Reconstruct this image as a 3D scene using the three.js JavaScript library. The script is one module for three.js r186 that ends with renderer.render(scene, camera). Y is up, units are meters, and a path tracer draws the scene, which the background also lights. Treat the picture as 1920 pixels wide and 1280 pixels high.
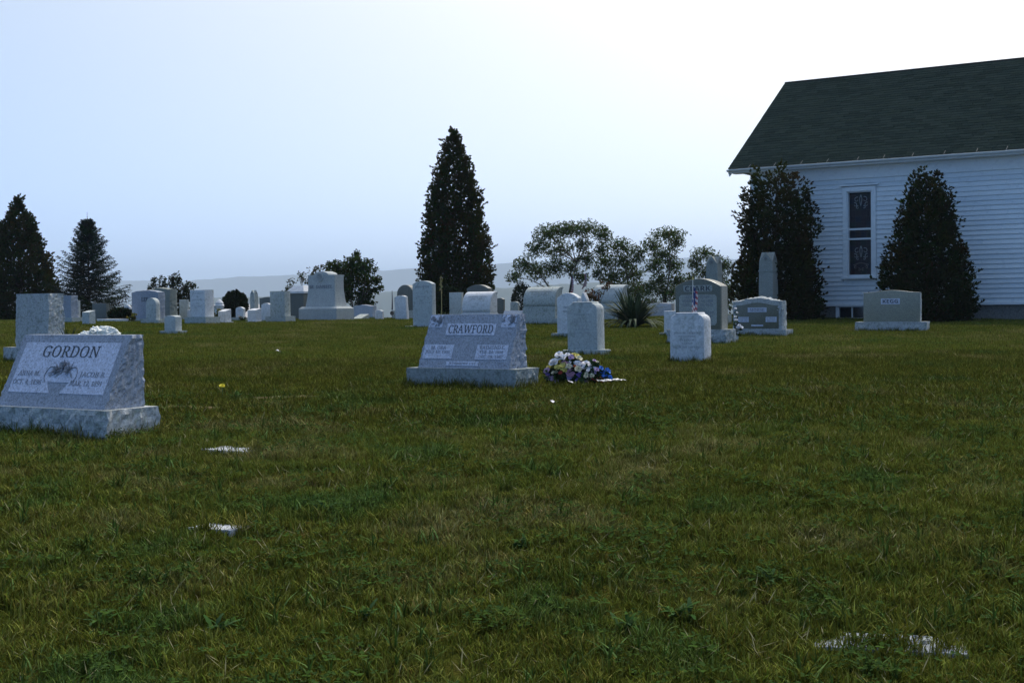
import * as THREE from 'three';
import { mergeGeometries, mergeVertices, toCreasedNormals } from 'three/addons/utils/BufferGeometryUtils.js';
import { ImprovedNoise } from 'three/addons/math/ImprovedNoise.js';
import { FontLoader } from 'three/addons/loaders/FontLoader.js';
import { TextGeometry } from 'three/addons/geometries/TextGeometry.js';

// ---------------------------------------------------------------- camera, sky, sun, exposure
const scene = new THREE.Scene();
const EYE = 1.5;
const camera = new THREE.PerspectiveCamera(29.12, 1.5, 0.1, 20000);
camera.rotation.order = 'YXZ';
camera.position.set(0, EYE, 0);
camera.rotation.set(-Math.atan(68 / 2464), 0, -0.012);

const renderer = new THREE.WebGLRenderer({ antialias: true });
renderer.setSize(1024, 682);
renderer.toneMapping = THREE.LinearToneMapping;
renderer.toneMappingExposure = 1.0;
renderer.shadowMap.enabled = true;

const SUN_AZ = 27 * Math.PI / 180, SUN_EL = 50 * Math.PI / 180;      // azimuth to the right of the view
const sunDir = new THREE.Vector3(Math.sin(SUN_AZ) * Math.cos(SUN_EL), Math.sin(SUN_EL), -Math.cos(SUN_AZ) * Math.cos(SUN_EL));
{ // a hazy summer sky: brightness and whiteness fall off with the angle from the veiled sun
  const W = 512, H = 256, a = new Float32Array(W * H * 4), d = new THREE.Vector3();
  for (let j = 0; j < H; j++) for (let i = 0; i < W; i++) {
    const el = ((j + 0.5) / H - 0.5) * Math.PI, th = ((i + 0.5) / W - 0.5) * 2 * Math.PI;
    d.set(Math.cos(el) * Math.cos(th), Math.sin(el), Math.cos(el) * Math.sin(th));
    const gm = Math.acos(Math.min(1, Math.max(-1, d.dot(sunDir)))) * 180 / Math.PI, k = (j * W + i) * 4;
    const f = Math.max(gm, 15) - 52.4, hz = 1 + 1.35 * Math.exp(-Math.max(0, el) * 180 / Math.PI / 7);   // paler, brighter air low down
    const G = 0.26 + 0.45 * Math.exp(-0.05 * f), Rr = 0.115 + 0.49 * Math.exp(-0.057 * f), B = 0.53 + 0.34 * Math.exp(-0.032 * f);
    a[k] = Math.min(Rr, G * 1.05) * hz; a[k + 1] = G * hz; a[k + 2] = Math.max(B, G * 0.94) * hz;
    a[k + 3] = 1;
  }
  const t = new THREE.DataTexture(a, W, H, THREE.RGBAFormat, THREE.FloatType);
  t.mapping = THREE.EquirectangularReflectionMapping; t.magFilter = t.minFilter = THREE.LinearFilter; t.needsUpdate = true;
  scene.background = t; scene.environment = t;
}
const sun = new THREE.DirectionalLight(new THREE.Color(1, 0.96, 0.9), 3.2);
sun.position.copy(sunDir).multiplyScalar(80); sun.target.position.set(0, 0, -20);
sun.position.z -= 20;
sun.castShadow = true; sun.shadow.radius = 9; sun.shadow.mapSize.set(4096, 4096);
Object.assign(sun.shadow.camera, { left: -45, right: 45, top: 45, bottom: -45, near: 1, far: 220 });
scene.add(sun, sun.target);
scene.fog = new THREE.FogExp2(new THREE.Color().setRGB(.68, .83, 1), 0.00023);

// ---------------------------------------------------------------- helpers
const rng = s => () => { s |= 0; s = s + 0x6D2B79F5 | 0; let t = Math.imul(s ^ s >>> 15, 1 | s); t = t + Math.imul(t ^ t >>> 7, 61 | t) ^ t; return ((t ^ t >>> 14) >>> 0) / 4294967296; };
const R = rng(20240611);
const rr = (a, b) => a + (b - a) * R();
const NZ = new ImprovedNoise();
const noise = (x, y, z = 0) => NZ.noise(x, y, z);
const fbm = (x, y, z = 0, o = 4) => { let s = 0, a = 0.5, f = 1; for (let i = 0; i < o; i++) { s += a * noise(x * f + i * 17.3, y * f + i * 5.1, z * f); a *= 0.5; f *= 2.03; } return s; };
const V = (x, y, z) => new THREE.Vector3(x, y, z);
const lerp = (a, b, t) => a + (b - a) * t, clamp = (x, a, b) => Math.min(b, Math.max(a, x));
const sstep = (a, b, x) => { const t = clamp((x - a) / (b - a), 0, 1); return t * t * (3 - 2 * t); };
const YAW = 32 * Math.PI / 180;             // all graves and the church stand in rows turned this far
const AX = V(Math.cos(YAW), 0, Math.sin(YAW)), BK = V(Math.sin(YAW), 0, -Math.cos(YAW));   // along a row to the right, and away behind the stones

// lie of the land: how far the lawn lies below the eye at each distance ahead
const PROF = [[0, 1.5], [4.5, 1.16], [6, 1.0], [8.5, .83], [11.5, .745], [15.6, .71], [19, .705], [23.7, .69], [27, .60], [31, .52], [35, .44], [39, .42], [43, .44], [48, .55], [55, .9], [70, 2.2], [100, 6], [160, 16], [300, 40], [700, 75], [1200, 85]];
function drop(D) {
  const n = PROF.length; if (D <= 0) return 1.5; if (D >= 1200) return 85;
  let i = 0; while (i < n - 2 && PROF[i + 1][0] < D) i++;
  const m = k => { const a = Math.max(k - 1, 0), b = Math.min(k + 1, n - 1); return (PROF[b][1] - PROF[a][1]) / (PROF[b][0] - PROF[a][0]); };
  const h = PROF[i + 1][0] - PROF[i][0], t = (D - PROF[i][0]) / h, t2 = t * t, t3 = t2 * t;
  return (2 * t3 - 3 * t2 + 1) * PROF[i][1] + (t3 - 2 * t2 + t) * h * m(i) + (3 * t2 - 2 * t3) * PROF[i + 1][1] + (t3 - t2) * h * m(i + 1);
}
function g(x, z) {
  const D = -z;
  let y = EYE - drop(D) + 0.006 * Math.max(0, -x) * sstep(20, 35, D) * (1 - sstep(60, 120, D));
  if (D < 70) y += 0.016 * noise(x * 0.7, z * 0.7, 3.1) + 0.012 * noise(x * 2.1, z * 1.9, 7.7);
  return y;
}

const taken = {};
function numbered(n) { if (!(n in taken)) { taken[n] = 0; return n; } taken[n]++; return n + '_' + String(taken[n]).padStart(3, '0'); }
function finish(o) { o.castShadow = o.receiveShadow = true; return o; }
function thing(name, label, category, x, z, turn = -YAW, group, dy = 0) {
  const o = new THREE.Group(); o.name = numbered(name); o.position.set(x, g(x, z) + dy, z); o.rotation.y = turn;
  o.userData = { label, category }; if (group) o.userData.group = group; scene.add(o); return o;
}
function part(parent, name, geo, mat, label) {
  const m = finish(new THREE.Mesh(geo, mat)); m.name = name; if (label) m.userData.label = label; parent.add(m); return m;
}
function structure(name, geo, mat, kind = 'structure') { const m = finish(new THREE.Mesh(geo, mat)); m.name = numbered(name); m.userData.kind = kind; scene.add(m); return m; }
const merge = list => mergeGeometries(list.map(q => { const p = q.index ? q.toNonIndexed() : q; for (const k of Object.keys(p.attributes)) if (!['position', 'normal', 'uv'].includes(k)) p.deleteAttribute(k); if (!p.attributes.normal) p.computeVertexNormals(); if (!p.attributes.uv) boxUV(p); return p; }));
// texture coordinates in metres, by the way each face points
function boxUV(geo, ox = 0, oy = 0) {
  const p = geo.attributes.position, n = geo.attributes.normal, uv = new Float32Array(p.count * 2);
  for (let i = 0; i < p.count; i++) {
    const ax = Math.abs(n.getX(i)), ay = Math.abs(n.getY(i)), az = Math.abs(n.getZ(i));
    let u, v;
    if (ay >= ax && ay >= az) { u = p.getX(i); v = p.getZ(i); } else if (ax > az) { u = p.getZ(i); v = p.getY(i); } else { u = p.getX(i); v = p.getY(i); }
    uv[2 * i] = u + ox; uv[2 * i + 1] = v + oy;
  }
  geo.setAttribute('uv', new THREE.BufferAttribute(uv, 2)); return geo;
}
function flat(geo) { const q = geo.index ? geo.toNonIndexed() : geo; q.deleteAttribute('normal'); q.computeVertexNormals(); return boxUV(q, R() * 3, R() * 3); }
function box(w, h, d, x = 0, y = 0, z = 0) { const b = new THREE.BoxGeometry(w, h, d); b.translate(x, y, z); return boxUV(b.toNonIndexed()); }

// a six-sided block from its eight corners, each side left sawn or broken rough by its own amount
// corners: back [left-low, right-low, right-high, left-high], then front in the same order
function hexa(c, n, amp = {}, sc = 9) {
  const [nx, ny, nz] = n, pos = [], seed = R() * 50;
  const P = (u, v, w) => {
    const o = V(0, 0, 0), wt = [(1 - u) * (1 - v) * (1 - w), u * (1 - v) * (1 - w), u * v * (1 - w), (1 - u) * v * (1 - w), (1 - u) * (1 - v) * w, u * (1 - v) * w, u * v * w, (1 - u) * v * w];
    wt.forEach((k, i) => { o.x += k * c[i][0]; o.y += k * c[i][1]; o.z += k * c[i][2]; });
    const q = (s) => Math.abs(fbm(o.x * sc + seed + s, o.y * sc, o.z * sc + s, 3)) * 2.2 - 0.55 + 0.45 * noise(o.x * sc * 3.1 + s, o.y * sc * 3.1 + seed, o.z * sc * 3.1) + 0.5 * noise(o.x * 3 + s, o.y * 3, o.z * 3 + seed);
    let dx = 0, dy = 0, dz = 0;
    if (amp.r && u > 0.999) dx += amp.r * q(1); if (amp.l && u < 0.001) dx -= amp.l * q(2);
    if (amp.t && v > 0.999) dy += amp.t * q(3); if (amp.b && v < 0.001) dy -= amp.b * q(4);
    if (amp.f && w > 0.999) dz += amp.f * q(5); if (amp.k && w < 0.001) dz -= amp.k * q(6);
    o.x += dx; o.y += dy; o.z += dz; return o;
  };
  const face = (na, nb, fn) => { for (let i = 0; i < na; i++) for (let j = 0; j < nb; j++) { const a = fn(i / na, j / nb), b = fn((i + 1) / na, j / nb), d = fn((i + 1) / na, (j + 1) / nb), e = fn(i / na, (j + 1) / nb); for (const p of [a, b, d, a, d, e]) pos.push(p.x, p.y, p.z); } };
  face(nx, ny, (s, t) => P(s, t, 1)); face(nx, ny, (s, t) => P(1 - s, t, 0));
  face(nz, ny, (s, t) => P(1, t, 1 - s)); face(nz, ny, (s, t) => P(0, t, s));
  face(nx, nz, (s, t) => P(s, 1, 1 - t)); face(nx, nz, (s, t) => P(s, 0, t));
  const q = new THREE.BufferGeometry(); q.setAttribute('position', new THREE.Float32BufferAttribute(pos, 3)); q.computeVertexNormals(); return boxUV(q, R() * 3, R() * 3);
}
function block(w, h, d, y0 = 0, n = [1, 1, 1], amp = {}, sc = 9, taper = 0) {
  const x = w / 2, z = d / 2, t = taper;
  return hexa([[-x, y0, -z], [x, y0, -z], [x - t, y0 + h, -z + t], [-x + t, y0 + h, -z + t], [-x, y0, z], [x, y0, z], [x - t, y0 + h, z - t], [-x + t, y0 + h, z - t]], n, amp, sc);
}
// outlines of upright stones, seen from the front
function outline(type, W, H, k = 0) {
  const s = new THREE.Shape(), w = W / 2;
  s.moveTo(-w, 0); s.lineTo(w, 0);
  if (type === 'flat') { s.lineTo(w, H); s.lineTo(-w, H); }
  else if (type === 'arch') { const r = k || H * 0.1; s.lineTo(w, H - r); for (let i = 1; i <= 18; i++) { const t = i / 18; s.lineTo(w - W * t, H - r + r * (1 - (2 * t - 1) ** 2)); } }
  else if (type === 'round') { s.lineTo(w, H - w * 0.9); for (let i = 1; i < 20; i++) { const a = Math.PI * i / 20; s.lineTo(w * Math.cos(a), H - w * 0.9 + w * 0.9 * Math.sin(a)); } s.lineTo(-w, H - w * 0.9); }
  else if (type === 'serp') { const r = k || 0.05; s.lineTo(w, H - r); for (let i = 1; i <= 22; i++) { const t = i / 22, q = Math.abs(2 * t - 1); s.lineTo(w - W * t, H - r + r * (0.5 + 0.5 * Math.cos(Math.PI * Math.min(1, q * 1.05)))); } }
  else if (type === 'shoulder') { // raised middle, small step, rounded shoulders
    const c = w * 0.6, st = 0.022, r = w * 0.38; s.lineTo(w, H - st - r);
    for (let i = 1; i <= 7; i++) { const a = Math.PI / 2 * i / 7; s.lineTo(w - r + r * Math.cos(a), H - st - r + r * Math.sin(a)); }
    s.lineTo(c + 0.02, H - st); for (let i = 1; i <= 5; i++) { const a = Math.PI / 2 * i / 5; s.lineTo(c + 0.018 * Math.cos(a), H - st + st * Math.sin(a)); }
    s.lineTo(-c, H); for (let i = 4; i >= 0; i--) { const a = Math.PI / 2 * i / 5; s.lineTo(-c - 0.018 * Math.cos(a), H - st + st * Math.sin(a)); }
    s.lineTo(-w + r, H - st); for (let i = 6; i >= 0; i--) { const a = Math.PI / 2 * i / 7; s.lineTo(-(w - r + r * Math.cos(a)), H - st - r + r * Math.sin(a)); }
  }
  else if (type === 'gable') { s.lineTo(w, H - (k || w)); s.lineTo(0, H); s.lineTo(-w, H - (k || w)); }
  else if (type === 'cut') { const q = k || 0.05; s.lineTo(w, H - q); s.lineTo(w - q, H); s.lineTo(-w + q, H); s.lineTo(-w, H - q); }
  s.closePath(); return s;
}
// a slab cut to an outline; rough > 0 breaks the edge like pitched rock
function slab(shape, T, rough = 0, bevel = 0.008) {
  if (rough) {
    const pts0 = shape.getPoints(8), pts = [];
    for (let i = 0; i < pts0.length; i++) { const a = pts0[i], b = pts0[(i + 1) % pts0.length], n = Math.max(1, Math.round(a.distanceTo(b) / 0.035)); for (let k = 0; k < n; k++) pts.push(new THREE.Vector2(lerp(a.x, b.x, k / n), lerp(a.y, b.y, k / n))); }
    const e = new THREE.ExtrudeGeometry(new THREE.Shape(pts), { depth: T, bevelEnabled: false, steps: 4 }); e.translate(0, 0, -T / 2);
    e.computeBoundingBox(); const cy = (e.boundingBox.max.y) / 2, p = e.attributes.position, sd = R() * 40;
    for (let i = 0; i < p.count; i++) {
      const x = p.getX(i), y = p.getY(i), z = p.getZ(i); if (y < 0.01) continue;
      const L = Math.hypot(x, y - cy) || 1, q = rough * (fbm(x * 9 + sd, y * 9, z * 14, 3) * 1.8 - (Math.abs(z) > T * 0.45 ? 0.35 : -0.25));
      p.setXYZ(i, x + q * x / L * 1.2, y + q * (y - cy) / L * 1.2, z);
    }
    return flat(e);
  }
  const e = new THREE.ExtrudeGeometry(shape, { depth: T - 2 * bevel, bevelEnabled: bevel > 0, bevelThickness: bevel, bevelSize: bevel, bevelOffset: -bevel, bevelSegments: 2, curveSegments: 10 });
  e.translate(0, 0, -(T - 2 * bevel) / 2); return boxUV(toCreasedNormals(e, 0.6), R() * 3, R() * 3);
}
function tube(pts, r0, r1, seg = 6, rad = 5) {
  const c = new THREE.CatmullRomCurve3(pts), t = new THREE.TubeGeometry(c, seg, 1, rad, false), p = t.attributes.position, o = V(0, 0, 0);
  for (let i = 0; i <= seg; i++) { c.getPointAt(i / seg, o); const r = lerp(r0, r1, i / seg); for (let j = 0; j <= rad; j++) { const k = i * (rad + 1) + j; p.setXYZ(k, o.x + (p.getX(k) - o.x) * r, o.y + (p.getY(k) - o.y) * r, o.z + (p.getZ(k) - o.z) * r); } }
  return t.toNonIndexed();
}
// ---------------------------------------------------------------- textures and materials
function tex(n, fn, srgb = false, rep = 1) {
  const a = new Uint8Array(n * n * 4);
  for (let j = 0; j < n; j++) for (let i = 0; i < n; i++) { const c = fn(i / n, j / n, i, j), k = (j * n + i) * 4; for (let q = 0; q < 3; q++) a[k + q] = clamp(Math.round(255 * (Array.isArray(c) ? c[q] : c)), 0, 255); a[k + 3] = 255; }
  const t = new THREE.DataTexture(a, n, n, THREE.RGBAFormat, THREE.UnsignedByteType);
  t.wrapS = t.wrapT = THREE.RepeatWrapping; t.magFilter = THREE.LinearFilter; t.minFilter = THREE.LinearMipmapLinearFilter; t.generateMipmaps = true;
  if (srgb) t.colorSpace = THREE.SRGBColorSpace; t.repeat.set(rep, rep); t.needsUpdate = true; return t;
}
// noise that repeats without a seam
const tn = (u, v, f, s = 0) => { const a = u * 2 * Math.PI, b = v * 2 * Math.PI, r = f / (2 * Math.PI); return noise(Math.cos(a) * r + 5 + s, Math.sin(a) * r + 9 + Math.cos(b) * r * 0.71, Math.sin(b) * r + 3 + s); };
const tf = (u, v, f, s = 0, o = 4) => { let r = 0, a = 0.5; for (let i = 0; i < o; i++) { r += a * tn(u, v, f, s + i * 11); a *= 0.5; f *= 2; } return r; };
const T = {};
{ const r = rng(5), n = 512, sp = new Float32Array(n * n); for (let i = 0; i < n * n; i++) sp[i] = r();
  const cell = (i, j, s) => sp[(((j / s) | 0) * 131 + ((i / s) | 0) * 7 + s * 977) % (n * n)];
  T.granite = tex(n, (u, v, i, j) => { let c = 0.8 + 0.16 * (cell(i, j, 3) - 0.5) + 0.26 * (cell(i, j, 6) - 0.5) + 0.10 * (cell(i, j, 12) - .5) + 0.10 * tf(u, v, 5); if (cell(i, j, 4) > 0.9) c -= 0.26; if (cell(i + 3, j + 1, 8) > 0.93) c += 0.16; return [c, c, c * 1.005]; }, false, 1.1);
  T.graniteB = tex(256, (u, v, i, j) => 0.5 + 0.35 * (cell(i, j, 2) - 0.5) + 0.4 * (cell(i, j, 5) - 0.5), false, 2.2);
  T.marble = tex(n, (u, v, i, j) => { const vein = 1 - Math.min(1, Math.abs(tf(u, v, 7, 4, 5) + 0.25 * tn(u, v, 4, 8)) * 8), lich = sstep(0.1, 0.34, tf(u, v, 22, 21, 4)), stain = sstep(0.0, 0.3, tf(u, v, 12, 33, 4)); let c = 0.88 + 0.12 * tf(u, v, 26, 2) - 0.07 * vein * vein - 0.16 * lich - 0.08 * stain + 0.2 * (cell(i, j, 6) - 0.5) + .1 * (cell(i, j, 11) - .5); return [c * (1 - 0.02 * lich), c, c * (1 - 0.04 * lich)]; }, false, 0.8);
  T.marbleB = tex(256, (u, v, i, j) => 0.5 + 0.5 * tf(u, v, 14, 6) + 0.2 * (cell(i, j, 3) - 0.5), false, 1.6);
  T.lichen = tex(n, (u, v, i, j) => { const l = sstep(0.05, 0.3, tf(u, v, 20, 41, 4)), m = sstep(0.1, 0.3, tf(u, v, 30, 61, 3)); let c = 0.84 + 0.3 * (cell(i, j, 5) - 0.5) + 0.24 * (cell(i, j, 9) - .5) - 0.2 * l; return [c * (1 - 0.03 * l), c * (1 + 0.02 * m), c * (1 - 0.06 * l - 0.06 * m)]; }, false, 0.9);
  T.soil = tex(n, (u, v, i, j) => { const a = tf(u, v, 6, 3, 5), b = tf(u, v, 18, 13, 4), c = 0.55 + 0.5 * b + 0.25 * (cell(i, j, 2) - 0.5); const gr = sstep(-0.2, 0.25, a); return [c * lerp(1.1, 0.8, gr), c * lerp(0.85, 1.0, gr), c * lerp(0.5, 0.4, gr)]; }, false, 1);
  T.paint = tex(256, (u, v, i, j) => { const c = 0.93 + 0.07 * tf(u, v, 8, 5) + 0.05 * (cell(i, j, 3) - 0.5) - 0.08 * sstep(0.15, 0.35, tf(u, v, 12, 45)); return [c, c, c * 0.99]; }, false, 0.7);
  T.grit = tex(256, (u, v, i, j) => { const c = 0.72 + 0.5 * (cell(i, j, 2) - 0.5) + 0.25 * tf(u, v, 8, 5); return c; }, false, 4);
  T.bark = tex(256, (u, v, i, j) => 0.6 + 0.5 * tf(u, v, 10, 9) + 0.3 * tn(u * 4 % 1, v, 6, 2), false, 3);
}
const col = (r, gg, b) => new THREE.Color().setRGB(r, gg, b);
const mat = (c, o = {}) => new THREE.MeshPhysicalMaterial({ color: col(...c), roughness: 0.8, metalness: 0, specularIntensity: (o.roughness ?? 0.8) > 0.6 ? 0.35 : 0.8, ...o });
const stoneMat = (c, map, bump, bs, rough = 0.78) => mat(c, { map, bumpMap: bump, bumpScale: bs, roughness: rough });
const M = {
  granite: stoneMat([.31, .345, .40], T.granite, T.graniteB, 0.0015),
  graniteBase: stoneMat([.27, .30, .30], T.lichen, T.graniteB, 0.003),
  graniteLight: stoneMat([.52, .54, .58], T.granite, T.graniteB, 0.001),
  frosted: stoneMat([.56, .60, .71], T.granite, T.graniteB, 0.0006),
  rock: stoneMat([.42, .44, .44], T.lichen, T.graniteB, 0.004, 0.9),
  marble: stoneMat([.62, .63, .64], T.marble, T.marbleB, 0.002, 0.85),
  marbleOld: stoneMat([.45, .48, .47], T.marble, T.marbleB, 0.003, 0.9),
  weathered: stoneMat([.40, .43, .41], T.lichen, T.marbleB, 0.003, 0.9),
  dark: stoneMat([.13, .14, .125], T.granite, T.graniteB, 0.001, 0.6),
  polished: stoneMat([.135, .14, .105], T.granite, T.graniteB, 0.0002, 0.35),
  mid: stoneMat([.28, .30, .275], T.granite, T.graniteB, 0.001, 0.7),
  letter: mat([.07, .08, .09], { roughness: 0.9 }), letterSoft: mat([.19, .205, .23], { roughness: 0.9 }), letterFaint: mat([.28, .30, .31], { roughness: 0.9 }),
  carve: stoneMat([.22, .23, .24], T.granite, T.graniteB, .001), carveMid: stoneMat([.27, .29, .33], T.granite, T.graniteB, .001), carveL: stoneMat([.6, .62, .66], T.granite, T.graniteB, .001),
  white: mat([.76, .78, .79], { map: T.paint, roughness: 0.55, bumpMap: T.paint, bumpScale: 0.002 }),
  trim: mat([.79, .80, .80], { map: T.paint, roughness: 0.5 }),
  clarkPanel: stoneMat([.36, .38, .35], T.granite, T.graniteB, .001, .8),
  metal: mat([.5, .52, .53], { roughness: 0.4, metalness: 0.7 }),
  bark: mat([.12, .10, .08], { map: T.bark, bumpMap: T.bark, bumpScale: 0.01, roughness: 1 }),
};
M.weathered.side = THREE.DoubleSide;
const fontR = await new FontLoader().loadAsync('fonts/droid/droid_serif_regular.typeface.json');
const fontB = await new FontLoader().loadAsync('fonts/droid/droid_sans_bold.typeface.json');
const fontSB = await new FontLoader().loadAsync('fonts/droid/droid_serif_bold.typeface.json');
// lettering: height = cap height in metres, squeezed to width if given; returned centred on x, baseline at y = 0, standing 2 mm proud
function letters(str, font, h, width, d = 0.002) {
  const t = new TextGeometry(str, { font, size: h, depth: d, curveSegments: 3, bevelEnabled: false }); t.computeBoundingBox();
  const b = t.boundingBox, w = b.max.x - b.min.x; t.translate(-(b.min.x + b.max.x) / 2, 0, 0); if (width) t.scale(width / w, 1, 1);
  return boxUV(t.index ? t.toNonIndexed() : t);
}
function linesOf(list, font, h, gap, d) { return merge(list.map(([s, w], i) => { const t = letters(s, font, h, w, d); t.translate(0, -i * gap, 0); return t; })); }
// ---------------------------------------------------------------- the lie of the land
{
  const rows = []; for (let D = -14; D < 60; D += D < 12 ? 0.22 : 0.4) rows.push(D); for (let D = 60; D < 9500; D *= 1.09) rows.push(D);
  const NC = 150, pos = [], uv = [], idx = [], colr = [];
  for (const D of rows) for (let i = 0; i <= NC; i++) {
    const s = i / NC * 2 - 1, hw = D < 60 ? 34 : 34 + (D - 60) * 1.2, x = s * Math.abs(s) ** 0.35 * hw, z = -D;
    let y = g(x, z); if (D > 300) y += 6 * fbm(x / 300, z / 300);
    pos.push(x, y, z); uv.push(x * 0.5, z * 0.5);
    const a = sstep(-0.25, 0.35, fbm(x * 0.22, z * 0.22, 1)); colr.push(lerp(.085, .06, a), lerp(.085, .085, a), lerp(.034, .028, a));
  }
  for (let j = 0; j < rows.length - 1; j++) for (let i = 0; i < NC; i++) { const a = j * (NC + 1) + i, b = a + 1, c = a + NC + 1, d = c + 1; idx.push(a, b, d, a, d, c); }
  const q = new THREE.BufferGeometry(); q.setAttribute('position', new THREE.Float32BufferAttribute(pos, 3)); q.setAttribute('uv', new THREE.Float32BufferAttribute(uv, 2)); q.setAttribute('color', new THREE.Float32BufferAttribute(colr, 3)); q.setIndex(idx); q.computeVertexNormals();
  structure('ground', q, new THREE.MeshPhysicalMaterial({ specularIntensity: 0, vertexColors: true, map: T.soil, roughness: 1, bumpMap: T.soil, bumpScale: 0.02, side: THREE.DoubleSide }));
}
// wooded ridges across the valley; crest heights in metres above the eye at bearings ahead
function ridge(name, dist, depth, crest, jag, jf, c) {
  const NX = 420, NY = 14, pos = [], idx = [], W = dist * 1.1;
  for (let j = 0; j <= NY; j++) for (let i = 0; i <= NX; i++) {
    const x = (i / NX * 2 - 1) * W, t = j / NY, z = -(dist + (t - 0.55) * depth * 2 + 0.1 * depth * fbm(x / depth, 2.2, dist));
    const h = EYE + crest(x / dist) + 85, up = Math.sin(Math.min(1, t / 0.55) * Math.PI / 2);
    const y = -85 + h * up * (t > 0.55 ? 1 - 0.35 * (t - 0.55) : 1) + jag * (fbm(x * jf, z * jf * 0.4, dist, 4) + 0.4 * fbm(x * jf * 3, 4, t * 9, 2)) * (0.35 + up);
    pos.push(x, y, z);
  }
  for (let j = 0; j < NY; j++) for (let i = 0; i < NX; i++) { const a = j * (NX + 1) + i, b = a + 1, d = a + NX + 1; idx.push(a, b, d + 1, a, d + 1, d); }
  const q = new THREE.BufferGeometry(); q.setAttribute('position', new THREE.Float32BufferAttribute(pos, 3)); q.setIndex(idx); q.computeVertexNormals(); boxUV(q);
  structure(name, q, mat(c, { roughness: 1, side: THREE.DoubleSide }));
}
const interp = (pts, x) => { if (x <= pts[0][0]) return pts[0][1]; for (let i = 1; i < pts.length; i++) if (x <= pts[i][0]) { const t = (x - pts[i - 1][0]) / (pts[i][0] - pts[i - 1][0]); return lerp(pts[i - 1][1], pts[i][1], t * t * (3 - 2 * t)); } return pts[pts.length - 1][1]; };
ridge('wooded_hill', 2600, 300, b => interp([[-0.6, 15.3], [-0.29, 9.2], [-0.21, 22.9], [-0.1, 29.1], [0, 35.2], [0.05, 41.3], [0.12, 45.9], [0.3, 52.0], [0.6, 30.6]], b), 7, 0.035, [.035, .05, .03]);
ridge('far_hill', 7500, 800, b => interp([[-0.7, 115.8], [-0.42, 141.4], [-0.29, 167.2], [-0.25, 159.4], [-0.19, 185.2], [-0.16, 190.2], [-0.1, 208.2], [-0.02, 237.9], [0.05, 250.7], [0.12, 257.2], [0.3, 218.6], [0.7, 141.4]], b), 9, 0.006, [.035, .05, .035]);

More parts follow.
